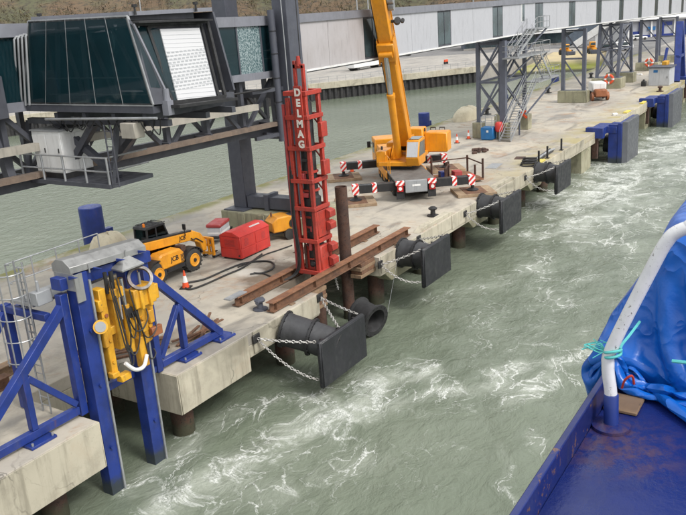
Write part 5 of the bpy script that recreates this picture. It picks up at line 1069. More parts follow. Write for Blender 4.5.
go_ = (33.7, 30.9); P('body', lbx(MB(), go_, .35, -.75, .75, -.42, .42, .5, 1.02), 'cabgrey', gn, .03); P('lid', lbx(MB(), go_, .35, -.79, .79, -.46, .46, 1.024, 1.22), 'dred', gn, .04); P('white_stripe', lbx(MB(), go_, .35, -.755, .755, -.428, -.422, .62, .74), 'white', gn); P('end_stripe', lbx(MB(), go_, .35, -.758, -.752, -.4, .4, .62, .74), 'white', gn)
P('frame', lbx(MB(), go_, .35, -.9, 1.5, -.3, .3, .38, .5), 'black', gn)
for y in (-.48, .48): m = MB(); m.lathe([(.14, -.09), (.29, -.09), (.30, .09), (.14, .09)], lg(go_, .35, -.1, y, .30), (-math.sin(.35), math.cos(.35), 0), 16); P('wheel', m, 'tyre', gn)
m = MB(); m.tube(lg(go_, .35, 1.4, 0, .42), lg(go_, .35, 1.4, 0, .02), .05, None, 8); P('jockey_leg', m, 'galv', gn)
cp = T('towed_compressor', 'rounded yellow towed compressor beside the red pile hammer', 'compressor', (35.6, 27.6, 0), -.5)
co_ = (35.6, 27.6); rz = -.5
m = MB(); m.ext([lg(co_, rz, x, -.6, z) for x, z in ((-.85, .52), (.95, .52), (1.0, .95), (.8, 1.28), (.2, 1.42), (-.5, 1.40), (-.85, 1.1))], lg((0, 0), rz, 0, 1.2, 0)); b_ = P('canopy', m, 'yellow', cp, .06)
m = MB(); m.tube(lg(co_, rz, .45, -.605, .95), lg(co_, rz, .45, -.66, .95), .26, None, 20); P('fan_grille', m, 'black', b_); m = MB(); m.tube(lg(co_, rz, -.6, .1, 1.38), lg(co_, rz, -.6, .1, 1.62), .06, None, 8); P('exhaust', m, 'rust', b_)
P('chassis', lbx(MB(), co_, rz, -1.9, .9, -.42, .42, .38, .52), 'black', cp)
for y in (-.62, .62):
    m = MB(); m.lathe([(.16, -.1), (.32, -.1), (.33, .1), (.16, .1)], lg(co_, rz, .15, y, .33), (-math.sin(rz), math.cos(rz), 0), 18); w = P('wheel', m, 'tyre', cp); m = MB(); m.lathe([(.18, -.06), (.05, -.07)], lg(co_, rz, .15, y, .33), (-math.sin(rz), math.cos(rz), 0), 14); P('rim', m, 'white', w)
m = MB(); m.beam(lg(co_, rz, -.9, -.3, .45), lg(co_, rz, -2.3, 0, .40), .09, .09); m.beam(lg(co_, rz, -.9, .3, .45), lg(co_, rz, -2.3, 0, .40), .09, .09); m.tube(lg(co_, rz, -2.1, 0, .4), lg(co_, rz, -2.1, 0, .02), .05, None, 8); P('drawbar', m, 'black', cp)
m = MB(); m.box(lg(co_, rz, -1.5, -.2, .62), (.5, .4, .22), rz); P('toolbox', m, 'black', cp, .02); m = MB(); m.box(lg(co_, rz, -1.2, .5, 1.0), (.4, .3, .35), rz); P('fuel_can', m, 'lightblue', cp, .03)
# hoses on the ground
def hose(label, pts, r=.05):
    m = MB(); m.path(smooth_path([G(x, y)+V((0, 0, r+.004)) for x, y in pts], 8), r, 8); tag(P('ground_hose', m, 'hose'), label, 'hose')
hose('black hose looping past the traffic cone towards the red enclosure', [(262, 255), (244, 268), (226, 276), (206, 285), (192, 290), (186, 289), (188, 284), (205, 280), (228, 270), (245, 264), (266, 262), (274, 265), (272, 270), (262, 274), (254, 274)])
hose('black hose running along the quay to the foot of the pile hammer', [(250, 275), (262, 274), (275, 278), (288, 274), (297, 271), (303, 272)], .04)
hose('black hose lying between the compressor and the red enclosure', [(292, 246), (278, 251), (266, 255), (252, 262), (238, 268)], .04)
# cones
def cone(label, p, s=1.0):
    t = T('traffic_cone', label, 'traffic cone', p, .4, 'traffic cones'); p = V(p); m = MB(); m.box(p+V((0, 0, .025*s)), (.5*s, .5*s, .05*s), .4); P('base', m, 'black', t, .01)
    for n, a, b, ra, rb_, mt in (('lower_sleeve', .05, .30, .17, .125, 'orange'), ('white_band', .30, .62, .125, .075, 'white'), ('tip', .62, .88, .075, .03, 'orange')): m = MB(); m.lathe([(ra*s, a*s), (rb_*s, b*s)], p, (0, 0, 1), 16); P(n, m, mt, t)
cone('red and white traffic cone beside the telehandler front wheel', G(186, 288), 1.05); cone('small orange cone beside the left outrigger of the crane', G(352, 172)); cone('orange traffic cone right of the crane counterweight', G(457, 143)); cone('orange traffic cone just left of the blue tank', G(468.5, 139))
# bollards
def bollard(label, p, s=1.0, mat='black'):
    t = T('bollard', label, 'bollard', p, random.random(), 'mooring bollards'); p = V(p)
    m = MB(); m.lathe([(.34*s, .002), (.34*s, .06*s), (.15*s, .09*s), (.13*s, .34*s)], p, (0, 0, 1), 18); P('base', m, mat, t); m = MB(); m.lathe([(.13*s, .34*s), (.24*s, .40*s), (.26*s, .47*s), (.14*s, .55*s)], p, (0, 0, 1), 18); m.tube(p+V((-.32*s, -.1*s, .42*s)), p+V((.32*s, .1*s, .42*s)), .085*s, None, 10); P('head', m, mat, t)
bollard('dark grey bollard at the left end of the edge guide beam', G(260.5, 309.5), 1.0, 'mast'); bollard('black bollard on the quay in front of the crane', G(433, 216), 1.1)
bollard('black bollard on the rear edge left of the braced tower', G(487, 114.5), 1.5); bollard('black bollard on the rear edge beside the thin blue pile', G(548, 93), 1.5); bollard('dark bollard on the rear edge behind the two legged frame', G(591, 78), 1.5); bollard('small brown bollard in front of the grey cabinet', G(660, 91.5), 1.3, 'dkrust')
# blue mooring piles behind the quay, pale covered heaps
def mpile(label, px, py, zt, r, mat='blue'):
    p = GY(px, py, 39.6); t = T('mooring_pile', label, 'pile', (p.x, 39.6, WZ), 0, 'blue piles behind the quay'); m = MB(); m.lathe([(r, -4), (r, zt-.05), (r*.94, zt)], (p.x, 39.6, 0), (0, 0, 1), 22); P('tube', m, mat, t)
    m = MB(); m.bb(p.x+r*.8, p.x+r+.6, 39.3, 39.7, -.4, .35); P('bracket', m, mat, t, .02)
mpile('blue mooring pile behind the quay at the far left', 91, 215, 2.0, .72); mpile('blue mooring pile behind the crane boom', 424, 118, 1.35, .62); mpile('thin blue mooring pile right of the stairs', 555, 80, GY(555, 75, 39.6).z, .55); mpile('blue mooring pile partly hidden behind the thick tower leg', 503, 100, GY(503, 91, 39.6).z, .6)
def heap(label, c, rx, ry, h, sd):
    m = MB(); n1, n2 = 22, 8
    for j in range(n2+1):
        f = j/n2*math.pi/2
        for i in range(n1):
            a = i*math.tau/n1; k = 1+.12*noise.noise(V((math.cos(a)*2, math.sin(a)*2, j*.4+sd))); m.v.append(V((c.x+rx*k*math.cos(a)*math.cos(f)**.7, c.y+ry*k*math.sin(a)*math.cos(f)**.7, h*math.sin(f)*k+.003)))
    m.f = [(j*n1+i, j*n1+(i+1) % n1, (j+1)*n1+(i+1) % n1, (j+1)*n1+i) for j in range(n2) for i in range(n1)]+[tuple(range(n1))]; tag(P('covered_heap', m, 'cream', None, 0, 80), label, 'heap')
heap('cream covered heap on the rear edge behind the crane counterweight', G(467, 119), 2.6, 1.2, 1.45, 1); heap('cream covered heap behind the metal hood near the telehandler cab', V((27.0, 32.7, 0)), 1.5, 1.0, 2.15, 4)
# tank, buoy, stop sign near the stairs
tk = T('small_tank', 'light blue square tank in a pipe cage at the foot of the stairs', 'tank', (70.4, 28.6, 0)); p = V((70.3, 28.75, 0))
m = MB(); m.box(p+V((0, 0, .62)), (1.15, 1.2, 1.15), .05); P('body', m, 'lightblue', tk, .05); m = MB()
for a in (-.55, .55):
    for b in (-.55, .55): m.tube(p+V((a, b, 1.2)), p+V((a, b, 2.2)), .03, None, 6)
for z in (1.7, 2.2):
    for a in (-.55, .55): m.tube(p+V((a, -.55, z)), p+V((a, .55, z)), .025, None, 6); m.tube(p+V((-.55, a, z)), p+V((.55, a, z)), .025, None, 6)
P('pipe_cage', m, 'grey', tk); m = MB(); m.box(p+V((-.585, -.1, .85)), (.02, .2, .2), .05); P('label_plate', m, 'white', tk)
ry_ = T('red_hose_box', 'round red hose box on a post beside the blue tank', 'hose box', (70.7, 27.75, 0)); p = V((70.4, 27.75, 0)); m = MB(); m.tube(p, p+V((0, 0, 1.0)), .05, None, 8); P('post', m, 'grey', ry_); m = MB(); m.lathe([(.30, 0), (.38, .15), (.38, .75), (.28, .9)], p+V((0, 0, .75)), (0, 0, 1), 18); P('box', m, 'boxred', ry_)
def lifebuoy(label, p, face):
    t = T('lifebuoy', label, 'lifebuoy', p, 0, 'red lifebuoys'); m = MB(); m.ring(p, face, .52, .17, 22, 10); P('ring', m, 'orange', t)
    for i in range(4):
        _, a, u, _ = m.frame(V(p), V(p)+V(face)); q = V(p)+(a*math.cos(i*math.pi/2)+u*math.sin(i*math.pi/2))*.52; m2 = MB(); tdir = (-a*math.sin(i*math.pi/2)+u*math.cos(i*math.pi/2)); m2.tube(q-tdir*.10, q+tdir*.10, .19, None, 10); P('band', m2, 'white', t)
p = GX(609, 79, 111.8); lifebuoy('red lifebuoy on the pale block behind the white engine unit', p, (-1, 0, 0)); p = GX(649, 62.5, 137.4); lifebuoy('farther red lifebuoy just above the grey cabinet', p, (-1, 0, 0))
sc = T('red_cross_sign', 'orange cross shaped holder on the concrete foot right of the stairs', 'sign', (76.2, 27.5, 1.2)); m = MB(); m.beam((76.22, 27.9, 1.9), (76.22, 27.1, 1.2), .2, .05, (1, 0, 0)); P('bar', m, 'orange', sc); m = MB(); m.beam((76.16, 27.2, 1.95), (76.16, 27.8, 1.25), .2, .05, (1, 0, 0)); P('bar', m, 'orange', sc)
# rubble, hoses, posts at the edge
def rubble(name, label, cat, c, n, r, mat, sd):
    t = T(name, label, cat, c); rn = random.Random(sd)
    for i in range(n):
        a, d = rn.uniform(0, math.tau), r*math.sqrt(rn.random()); s = rn.uniform(.14, .34); q = V((c.x+d*math.cos(a)*1.2, c.y+d*math.sin(a)*.8, s*.35+(r-d)*.22))
        Mx = Matrix.Rotation(rn.uniform(0, 3), 3, 'Z')@Matrix.Rotation(rn.uniform(-.5, .5), 3, 'X'); m = MB(); m.box(q, (s*1.7, s, s*.8), 0, Mx); P('piece', m, mat, t, .02)
rubble('debris_pile', 'small dark debris pile on the deck right of the crane', 'debris', G(479, 152), 16, .8, 'dkrust', 2)
rubble('sandbag', 'small white bag lying on the deck near the far blue fender', 'bag', G(616.5, 115), 3, .25, 'white', 4); rubble('sandbag', 'pale rag bundle on the deck behind the lifebuoy block', 'bag', G(639.5, 75), 3, .35, 'white', 6)
hs_ = T('coiled_hose', 'black hose coil lying at the quay edge by the fourth drum fender', 'hose', G(529, 165))
c = V((59.2, 20.9, 0))
for i in range(4): m = MB(); m.ring(c+V((.1*i, 0, .09+.14*i)), (.1*(i-1), .08, 1), .62-.04*i, .075, 22, 7); P('coil', m, 'hose', hs_)
hp = T('hose_bundle', 'grey corrugated hose bundle lying along the quay edge between short posts', 'hose', (62.5, 20.8, 0)); rn = random.Random(9)
for i in range(5):
    y = 20.75+.13*(i % 3); z = .10+.16*(i//3); m = MB(); m.path(smooth_path([(59.9, y+.3, z), (61, y, z), (62.6, y+.06*rn.random(), z), (64.4, y+.1, z), (65.3, y+.5*rn.random(), z*.8)]), .085, 8); P('hose_length', m, 'grey' if i % 2 else 'drum', hp)
for i, (x, lb_) in enumerate(((60.2, 'short black post beside the hose coil'), (62.3, 'short black post in the middle of the hose bundle'), (66.0, 'short black post at the far end of the hose bundle'))): m = MB(); m.box((x, 20.42, .50), (.13, .13, 1.0)); m.box((x, 20.42, .03), (.3, .3, .05)); tag(P('edge_post', m, 'black'), lb_, 'post', 'short posts along the edge')
# steel work platform right of the crane
wp = T('work_basket', 'rusty steel work basket with posts standing right of the crane', 'work basket', G(455, 178)); bp_ = G(457, 180); o2 = (bp_.x, bp_.y); rz = CA+.15
P('floor', lbx(MB(), o2, rz, -1.5, 1.5, -1.5, 1.5, .12, .26), 'rrust', wp)
for i, (x, y, h) in enumerate(((-1.45, -1.45, 1.7), (1.45, -1.45, 1.5), (-1.45, 1.45, 1.3), (1.45, 1.45, 1.6), (0, -1.45, 1.0), (.4, .5, 1.4), (-.3, .9, 1.5))): m = MB(); m.beam(lg(o2, rz, x, y, .26), lg(o2, rz, x, y, h), .12, .12); P('post', m, 'dkrust', wp)
m = MB(); m.beam(lg(o2, rz, -1.45, -1.45, 1.3), lg(o2, rz, 1.45, -1.45, 1.3), .06, .08); m.beam(lg(o2, rz, 1.45, -1.45, 1.3), lg(o2, rz, 1.45, 1.45, 1.3), .06, .08); m.beam(lg(o2, rz, -1.45, 1.45, 1.2), lg(o2, rz, .4, .5, 1.2), .08, .08); P('rail', m, 'dkrust', wp)
m = MB(); m.box(lg(o2, rz, -.5, .2, .55), (.7, .6, .55), rz); P('red_box', m, 'dred', wp, .02); m = MB(); m.box(lg(o2, rz, .3, 1.0, .5), (.6, .5, .45), rz); P('blue_box', m, 'blue', wp, .02)
# scrap and planks
def scrap(name, label, cat, items, mat):
    t = T(name, label, cat, (items[0][0][0], items[0][0][1], 0))
    for a, b, w, h in items: m = MB(); m.beam(a, b, w, h); P('length', m, mat, t, .008)
rn = random.Random(21); it = []
for i in range(9): x, y = 21.6+rn.random()*1.4, 21.9+rn.random()*.7; a = rn.uniform(-.4, .7); it.append(((x-1.1*math.cos(a), y-1.1*math.sin(a), .06+.07*(i//3)), (x+1.0*math.cos(a), y+1.0*math.sin(a), .08+.08*(i//3)), .12, .06))
scrap('scrap_steel', 'loose rusty steel lengths behind the right brace of the blue frame', 'scrap steel', it, 'rust')
it = [((17.6+.25*i, 24.4+.3*i, .06+.05*(i % 2)), (20.6+.2*i, 22.3+.2*i, .06+.05*(i % 2)), .14, .08) for i in range(5)]
scrap('scrap_steel', 'rusty bars lying on the deck behind the yellow gripper', 'scrap steel', it, 'rust')
for i, (y, x0, x1, mt, lb_) in enumerate(((25.6, 4, 15.5, 'rust', 'long rusty beam on the deck nearest the caged ladder'), (26.5, 3.5, 16.5, 'timber', 'long brown timber baulk on the deck left of the ladder'), (27.5, 4, 16.2, 'rust', 'long rusty girder beyond the brown timber baulk'), (28.6, 5, 17.0, 'dkrust', 'dark rusty girder farthest back on the left deck'))):
    t = T('stacked_girder', lb_, 'steel beam', ((x0+x1)/2, y, 0), 0, 'long beams on the left deck'); m = MB(); m.bb(x0, x1, y-.22, y+.22, .42, .46); P('top_flange', m, mt, t); m = MB(); m.bb(x0, x1, y-.22, y+.22, .01, .05); P('bottom_flange', m, mt, t); m = MB(); m.bb(x0, x1, y-.03, y+.03, .052, .418); P('web', m, mt, t)
t = T('steel_grating_bundle', 'grey bundle of galvanised gratings on the deck behind the caged ladder', 'gratings', (14, 30.2, 0))
for i in range(4): m = MB(); m.bb(9.5+.1*i, 17.5-.12*i, 29.7, 31.0, .01+.07*i, .065+.07*i); P('grating', m, 'galv', t)
# engine unit and cabinet at the far deck
eu = T('engine_unit', 'white hooded engine unit with a brown rusty front on wheels', 'engine unit', (100, 26.4, 0)); o3 = (100.2, 26.5); rz = .5
P('hood', lbx(MB(), o3, rz, -.6, 1.6, -.85, .85, 1.0, 2.15), 'white', eu, .12); P('engine', lbx(MB(), o3, rz, -1.6, -.55, -.75, .75, .45, 1.4), 'copper', eu, .15); P('chassis', lbx(MB(), o3, rz, -1.5, 1.7, -.6, .6, .4, 1.0), 'dkrust', eu, .03); P('rear_panel', lbx(MB(), o3, rz, 1.602, 1.7, -.7, .7, .6, 1.2), 'white', eu)
for x in (-.9, 1.0):
    for y in (-.9, .9): m = MB(); m.lathe([(.2, -.14), (.5, -.14), (.52, .14), (.2, .14)], lg(o3, rz, x, y, .52), (-math.sin(rz), math.cos(rz), 0), 18); w = P('wheel', m, 'copper' if x < 0 else 'tyre', eu)
kb = T('plant_cabinet', 'pale grey plant cabinet with dark roof and small blue label at the quay edge', 'cabinet', (116.8, 22.3, 0))
m = MB(); m.bb(115.2, 118.6, 21.0, 23.7, .004, 2.35); P('body', m, 'cabgrey', kb, .03); m = MB(); m.ext([(115.0, 20.8, 2.352), (118.8, 20.8, 2.352), (118.8, 23.9, 2.352), (115.0, 23.9, 2.352)], (0, 0, .16)); P('roof', m, 'mast', kb, .02); m = MB(); m.bb(115.17, 115.198, 22.55, 23.1, 1.75, 2.1); P('label', m, 'lightblue', kb); m = MB(); m.bb(115.175, 115.198, 21.1, 22.3, .1, 2.2); P('door', m, 'cabgrey', kb, .01); m = MB(); m.box((115.16, 21.3, 1.1), (.05, .05, .3)); P('door_handle', m, 'black', kb)
m = MB(); m.box((114.7, 24.2, .35), (.6, .6, .7)); m.tube((114.7, 24.2, .7), (114.7, 24.2, .95), .2, .1, 10); tag(P('black_bin', m, 'black', None, .05), 'black box standing left of the grey plant cabinet', 'bin')
# blue ramp gear at the right edge
br_ = T('blue_ramp_tower', 'blue steel ramp tower leaning at the right edge beyond the grey cabinet', 'tower', (122, 21.5, 0))
for a, b, w in (((119.9, 20.9, .02), (122.6, 21.4, 8), .9), ((124.5, 20.9, .02), (123.5, 21.4, 8), .8), ((119.0, 22.9, .02), (121.2, 22.6, 4.6), .35), ((120.6, 21.0, 3.4), (124.2, 21.0, 3.4), .5)): m = MB(); m.beam(a, b, w, w*.8); P('column', m, 'blue', br_, .03)
m = MB(); m.bb(117.9, 119.6, 21.9, 22.6, 1.2, 3.0); P('orange_motor', m, 'gripyel', br_, .05); m = MB()
for x in (119.2, 120.4, 121.6): m.tube((x, 24.2, 0), (x, 24.2, 1.2), .05, None, 6)
for z in (.6, 1.2): m.tube((119.2, 24.2, z), (121.6, 24.2, z), .04, None, 6)
P('guard_rail', m, 'blue', br_)

# ================================================================== FAR BACKGROUND
tl = T('white_trailer', 'long white box trailer parked on the far quay left of the boom', 'trailer', (156.5, 92.5, 0), -.12); o4 = (156.8, 93.2); rz = -.12
P('box', lbx(MB(), o4, rz, -6.2, 6.2, -1.25, 1.25, .62, 2.3), 'white', tl, .05); P('chassis', lbx(MB(), o4, rz, -6, 6, -.6, .6, .45, .618), 'black', tl)
for x in (3.2, 4.4, 5.6, -4.5): m = MB(); m.tube(lg(o4, rz, x, -1.2, .5), lg(o4, rz, x, 1.2, .5), .5, None, 14); P('wheel', m, 'tyre', tl)
for i, (px, py) in enumerate(((404, 56), (446, 64))):
    p = G(px, py); t = T('site_vehicle', ('dark low loader right of the boom on the far quay', 'small red barrier on the far quay edge')[i], ('vehicle', 'barrier')[i], p)
    if i == 0:
        m = MB(); m.box(p+V((0, 0, .9)), (4.2, 1.7, .5), -.5); P('bed', m, 'black', t, .05); m = MB(); m.box(p+V((-1.5, .8, 1.6)), (1.3, 1.6, 1.1), -.5); P('cab', m, 'mast', t, .1)
        for a in (-1.4, 1.4): m = MB(); m.tube(p+V((a*.88-.45, -a*.48-.8, .42)), p+V((a*.88+.45, -a*.48+.8, .42)), .42, None, 14); P('wheel', m, 'tyre', t)
    else:
        m = MB(); m.box(p+V((0, 0, .75)), (1.6, .25, .5)); P('board', m, 'orange', t); m = MB(); m.box(p+V((-.6, 0, .25)), (.1, .5, .5)); m.box(p+V((.6, 0, .25)), (.1, .5, .5)); P('foot', m, 'black', t)
# terminal building: low, glazed, white eaves, with a sloping covered stair
tbd = T('terminal_building', 'low dark glazed terminal building with white eaves behind the walkway', 'building', (214, 82, 0)); o5 = (214.5, 78.5); rz = R(-63)
P('core', lbx(MB(), o5, rz, -15, 17, 1.2, 16, 0, 4.4), 'bldg', tbd)
for i in range(13): m = lbx(MB(), o5, rz, -14.6+i*2.4+.08, -14.6+(i+1)*2.4-.08, 1.04, 1.19, .5, 3.15); P('window', m, 'winpane', tbd)
P('eaves', lbx(MB(), o5, rz, -15.5, 18, -.6, 1.5, 3.25, 3.95), 'white', tbd); P('upper_wall', lbx(MB(), o5, rz, -15, 16, 3.0, 14, 4.4, 7.2), 'steel', tbd)
P('plinth', lbx(MB(), o5, rz, -15.1, 17.1, 1.0, 1.2, .004, .48), 'apron', tbd)
sr = T('covered_stair', 'white sloping covered stair rising behind the two legged frame', 'stair', (205, 60, 0)); a, b = GX(575, 45, 203), GX(613, 20, 203)
m = MB(); m.beam(a, b, 1.6, 1.7, (1, 0, 0)); P('ramp_tube', m, 'white', sr); m = MB(); m.beam(a+V((1.2, 2.5, .6)), b+V((1.2, 2.5, .6)), 2.2, 3.2, (1, 0, 0)); P('glazed_side', m, 'bldg', sr); m = MB(); q = a.lerp(b, .6); m.beam((203, q.y, 0), (203, q.y, q.z), .8, .8); P('pillar', m, 'white', sr); q = a.lerp(b, .95); m = MB(); m.beam((203, q.y, 0), (203, q.y, q.z), .8, .8); P('pillar', m, 'white', sr)
wa, wb_ = G(628, 38.5), G(700, 33.5); o6 = (wa.x, wa.y); rz = math.atan2(wb_.y-wa.y, wb_.x-wa.x); WL = (wb_-wa).length+25
wh = T('port_shed', 'long shed with white roof and blue posts in the far right distance', 'building', wa, rz)
sg_ = 1 if lg(o6, rz, 0, 1, 0).length > V(wa).length else -1
def shed(name, mat, x0, x1, y0, y1, z0, z1, bev=0.0): P(name, lbx(MB(), o6, rz, x0, x1, min(sg_*y0, sg_*y1), max(sg_*y0, sg_*y1), z0, z1), mat, wh, bev)
shed('wall', 'clad', 0, WL, 1, 18, 0, 4.3)
for i in range(int(WL/3.2)): shed('post', 'blue' if i % 2 else 'white', i*3.2, i*3.2+.45, .4, .98, 0, 4.3)
for i in range(int(WL/4.6)): shed('blue_panel', 'lightblue' if i % 2 else 'blue', 1+i*4.6, 3.2+i*4.6, .7, .97, .7+(i % 3)*1.1, 1.7+(i % 3)*1.1)
shed('roof', 'white', -1, WL+1, -.5, 19, 4.302, 5.3, .4); shed('blue_base', 'blue', 0, WL, .5, .96, .01, .6)
pk = T('stair_tower', 'grey stair tower block behind the splayed tower', 'building', (210, 51, 0)); o7 = (212, 53); P('shaft', lbx(MB(), o7, R(-63), -2.2, 2.2, 0, 5, 0, 7.5), 'grey', pk); P('porch', lbx(MB(), o7, R(-63), -2.4, 2.4, -2.4, -.02, 5.6, 6.0), 'white', pk)
def truckish(name, label, cat, p, rz, body, L_, W_, H_, cabm, hood=.35):
    t = T(name, label, cat, p, rz); o = (p.x, p.y); P('body', lbx(MB(), o, rz, -L_/2, L_/2, -W_/2, W_/2, .35, H_*.58), body, t, .12); P('cabin', lbx(MB(), o, rz, -L_/2+.3, L_/2-L_*hood, -W_/2+.12, W_/2-.12, H_*.58, H_), cabm, t, .15)
    P('side_window', lbx(MB(), o, rz, -L_/2+.6, L_/2-L_*hood-.3, -W_/2+.10, -W_/2+.118, H_*.62, H_*.92), 'winpane', t); P('rear_window', lbx(MB(), o, rz, -L_/2+.28, -L_/2+.298, -W_/2+.3, W_/2-.3, H_*.62, H_*.92), 'winpane', t)
    for x in (-L_*.32, L_*.32):
        for y in (-W_/2+.05, W_/2-.05): m = MB(); m.lathe([(.15, -.12), (.34, -.12), (.35, .12), (.15, .12)], lg(o, rz, x, y, .35), (-math.sin(rz), math.cos(rz), 0), 14); P('wheel', m, 'tyre', t)
truckish('parked_van', 'white van parked behind the splayed walkway tower', 'van', G(622, 50.5), R(-40), 'white', 4.8, 1.9, 2.0, 'white', .25); truckish('parked_car', 'white car parked right of the van in the far yard', 'car', G(638.5, 40), R(-50), 'white', 4.3, 1.75, 1.45, 'white'); truckish('parked_car', 'dark low car parked left of the white van', 'car', G(609, 50), R(-60), 'black', 4.2, 1.75, 1.4, 'black')
def loader(label, p, rz, s=1.0):
    t = T('wheel_loader', label, 'loader', p, rz, 'yellow loaders in the far yard'); o = (p.x, p.y)
    P('engine_body', lbx(MB(), o, rz, -2.2*s, .2*s, -.8*s, .8*s, .7*s, 1.6*s), 'yellow', t, .1); P('cab', lbx(MB(), o, rz, -.5*s, .7*s, -.6*s, .6*s, 1.6*s, 2.6*s), 'yellow', t, .1); P('cab_glass', lbx(MB(), o, rz, -.52*s, .72*s, -.5*s, .5*s, 1.85*s, 2.4*s), 'winpane', t); P('arm', lbx(MB(), o, rz, .3*s, 2.4*s, -.4*s, .4*s, .8*s, 1.3*s), 'yellow', t, .08); P('bucket', lbx(MB(), o, rz, 2.4*s, 3.2*s, -1.1*s, 1.1*s, .1*s, 1.0*s), 'mast', t, .1)
    for x in (-1.4, 1.2):
        for y in (-.9, .9): m = MB(); m.lathe([(.3*s, -.2), (.62*s, -.2), (.64*s, .2), (.3*s, .2)], lg(o, rz, x*s, y*s, .64*s), (-math.sin(rz), math.cos(rz), 0), 14); P('wheel', m, 'tyre', t)
loader('yellow wheel loader behind the right leg of the two legged frame', G(592, 53.5), R(-150)); loader('yellow wheel loader behind the left leg of the two legged frame', G(566, 55), R(-140), .9)
for i, px in enumerate((359, 370, 474, 146)):
    p = G(px, 40 if px > 200 else 48); p = p*(230/p.length); t = T('lamp_post', ('pale lamp post showing above the walkway left of the boom', 'second pale lamp post showing above the walkway by the boom', 'pale lamp post above the walkway left of the stairs', 'lamp post against the hillside above the boarding cab')[i], 'lamp post', (p.x, p.y, 0), 0, 'tall lamp posts')
    m = MB(); m.tube((p.x, p.y, 0), (p.x, p.y, 26), .22, .14, 8); P('pole', m, 'galv', t); m = MB(); m.box((p.x, p.y, 26.1), (1.6, .5, .25)); P('lamp_head', m, 'grey', t)

# ================================================================== OWN SHIP AT THE LOWER RIGHT
ZD = 10.85
sh_ = T('ship_deck', 'glossy dark blue ship deck corner with rusty scratches at the lower right', 'ship', (2.5, 0, ZD))
m = MB(); m.ext([(-4, .74, ZD), (9, .74, ZD), (9, -7, ZD), (-4, -7, ZD)], (0, 0, -.12)); P('deck_plate', m, 'shipdeck', sh_)
m = MB(); m.bb(-4, 9, .742, .770, ZD-.25, ZD+.115); P('edge_flange', m, 'navy', sh_, .004)
m = MB(); m.bb(-4, 9, .60, .739, WZ-1.5, ZD-.124); P('hull_side', m, 'navy', sh_)
m = MB(); m.bb(2.99, 3.14, .60, .735, ZD+.002, ZD+.018); P('worn_pad', m, 'timber', sh_, .004)
rl = T('handrail', 'bent white painted pipe handrail on the blue ship deck', 'handrail', (2.86, .675, ZD))
XR = 2.87
pts = [(XR, .672, ZD+.03), (XR, .677, ZD+.15), GX(608, 366, XR), GX(613, 345, XR), GX(655, 262, XR), GX(668, 240, XR), GX(676, 232.5, XR), GX(688, 227.5, XR), GX(702, 224.5, XR), (XR, .1, GX(702, 224.5, XR).z+.01), (XR, -.5, GX(702, 224.5, XR).z+.01), (XR, -1.2, GX(702, 224.5, XR).z+.01)]
m = MB(); m.path(smooth_path(pts, 7), .0245, 18); P('pipe', m, 'rail', rl)
m = MB(); m.lathe([(.0285, 0), (.0285, .14), (.025, .145)], (XR, .671, ZD+.002), (0, .03, 1), 18); P('blue_foot', m, 'blue', rl); m = MB(); m.lathe([(.075, 0), (.075, .012), (.03, .02)], (XR, .672, ZD+.001), (0, 0, 1), 20); P('foot_flange', m, 'shipdeck', rl)
m = MB(); m.tube((XR, -1.2, ZD), (XR, -1.2, GX(688, 227.5, XR).z), .0245, None, 14); P('inner_post', m, 'rail', rl)
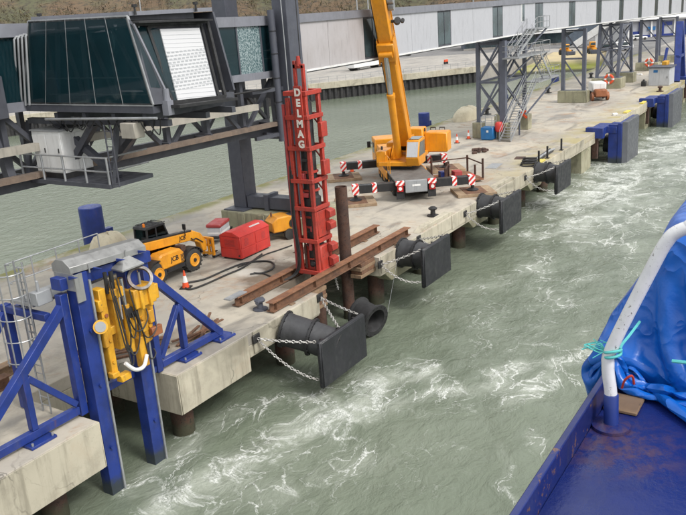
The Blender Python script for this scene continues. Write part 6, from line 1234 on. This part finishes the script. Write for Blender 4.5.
# tarpaulin over a raft cradle
def tarp():
    """cloth dropped over the covered gear: mass-spring relaxation on a grid, colliding with boxes and deck"""
    import numpy as np
    n, size = 112, 3.2; sp = size/(n-1); rs = np.random.RandomState(3); rot = .22
    gx, gy = np.meshgrid(np.linspace(-size/2, size/2, n), np.linspace(-size/2, size/2, n), indexing='ij')
    p = np.stack([4.02+gx*math.cos(rot)-gy*math.sin(rot), -.10+gx*math.sin(rot)+gy*math.cos(rot), 11.88+.015*rs.rand(n, n)], -1)
    v = np.zeros_like(p); dt = .012
    boxes = [((3.27, 4.75), (-1.1, .60), 11.58), ((3.30, 4.60), (-.9, .80), 11.16), ((3.4, 3.9), (-.1, .5), 11.64)]
    r = .05
    def collide(p):
        for (x0, x1), (y0, y1), zt in boxes:
            c = np.array([(x0+x1)/2, (y0+y1)/2, (10.0+zt)/2]); h = np.array([(x1-x0)/2-r, (y1-y0)/2-r, (zt-10.0)/2-r])
            d = p-c; q = np.clip(d, -h, h); o = d-q; l = np.linalg.norm(o, axis=-1, keepdims=True)
            inside = (np.abs(d) <= h).all(-1); m = (l[..., 0] < r+.012) & ~inside
            p[m] = c+q[m]+o[m]/np.maximum(l[m], 1e-6)*(r+.012)
            if inside.any():
                di = d[inside]; hh = h-np.abs(di); k = hh.argmin(1); rows = np.arange(len(di)); sg = np.where(di[rows, k] >= 0, 1, -1); di[rows, k] = sg*(h[k]+r+.012); p[inside] = c+di
        on = (p[..., 1] < .785); fl = np.where(p[..., 1] > .73, ZD+.125, ZD+.012); p[..., 2] = np.where(on & (p[..., 2] < fl), fl, p[..., 2])
        return p
    def solve(p, A, B, L, k):
        d = p[B]-p[A]; l = np.linalg.norm(d, axis=-1, keepdims=True); c = d*(k*.5*(1-L/np.maximum(l, 1e-6))); p[A] += c; p[B] -= c
    sl = np.s_; cons = []
    for o in (0, 1):
        e = lambda off, st: slice(off, None, st)
        m1 = (n-1-o)//2
        cons.append((sl[o:o+2*m1:2, :], sl[o+1:o+1+2*m1:2, :], sp, 1.0)); cons.append((sl[:, o:o+2*m1:2], sl[:, o+1:o+1+2*m1:2], sp, 1.0))
        cons.append((sl[o:o+2*m1:2, :-1], sl[o+1:o+1+2*m1:2, 1:], sp*1.4142, .7)); cons.append((sl[o:o+2*m1:2, 1:], sl[o+1:o+1+2*m1:2, :-1], sp*1.4142, .7))
    for o in range(4):
        m2 = (n-2-o+3)//4
        A1 = np.arange(o, n-2, 4)
        cons.append((sl[o:o+4*len(A1):4, :][0:1]+sl[:, ] if False else (A1, slice(None)), (A1+2, slice(None)), 2*sp, .12)); cons.append(((slice(None), A1), (slice(None), A1+2), 2*sp, .12))
    for it in range(190):
        old = p.copy(); v[..., 2] -= 9.8*dt; v *= .985
        if 70 < it < 150:                      # the hem is drawn in towards the gear, as if lashed
            low = p[..., 2] < 11.15; pull = np.stack([4.0-p[..., 0], -.15-p[..., 1], 0*p[..., 0]], -1); v += np.where(low[..., None], pull*.05, 0)
        p = p+v*dt
        for k in range(9):
            for A, B, L_, kk in cons: solve(p, A, B, L_, kk)
        p = collide(p); v = (p-old)/dt
        mv = np.linalg.norm(v, axis=-1, keepdims=True); v = v*np.minimum(1, 3/np.maximum(mv, 1e-6))*.97
    m = MB(); m.v = [V(q) for q in p.reshape(-1, 3)]
    m.f = [(i*n+j, (i+1)*n+j, (i+1)*n+j+1, i*n+j+1) for i in range(n-1) for j in range(n-1)]
    return m
tq = tag(P('tarpaulin', tarp(), 'tarp', None, 0, 70), 'crumpled bright blue tarpaulin covering gear behind the white handrail', 'tarpaulin')
tq.modifiers.new('thickness', 'SOLIDIFY').thickness = .004
sb_ = tq.modifiers.new('smooth', 'SUBSURF'); sb_.levels = 1; sb_.render_levels = 1
rn = random.Random(17); rp = T('tied_rope', 'frayed teal rope knotted round the handrail and tarpaulin', 'rope', (2.9, .68, 11.1)); c = GX(613, 352, XR-.0)
for i in range(2): m = MB(); m.ring(c+V((0, 0, -.012+.016*i)), (.4*rn.uniform(-1, 1), .3, 1), .031, .006, 16, 6); P('turn', m, 'rope', rp)
for i in range(16): e = c+V((rn.uniform(-.03, .06), rn.uniform(.04, .12), rn.uniform(-.03, .03))); m = MB(); m.path(smooth_path([c+V((0, .03, 0)), c.lerp(e, .5)+V((0, 0, .025*rn.uniform(-1, 1))), e]), .0022, 4); P('frayed_end', m, 'rope', rp)
e = GX(629, 336, XR+.28); m = MB(); m.path(smooth_path([c+V((0, -.03, 0)), c.lerp(e, .5)+V((0, 0, -.01)), e, e+V((.1, -.02, .03))]), .006, 6); P('tail', m, 'rope', rp)
e = GX(681, 362, 3.0); m = MB(); m.path(smooth_path([GX(672, 361, 3.0), e, GX(700, 364, 3.0)]), .007, 6); tag(P('tarpaulin_lacing', m, 'rope'), 'thin teal lacing across the tarpaulin at the right edge', 'rope')
m = MB(); m.path(smooth_path([GX(622, 388, 3.0), GX(625, 380, 2.98), GX(632, 376, 2.98), GX(634, 384, 3.0)]), .005, 6); tag(P('mooring_twine', m, 'redrope'), 'short red twine tied to the tarpaulin hem eyelet', 'twine')

for o in bpy.data.objects:
    if '_m' in o: del o['_m']
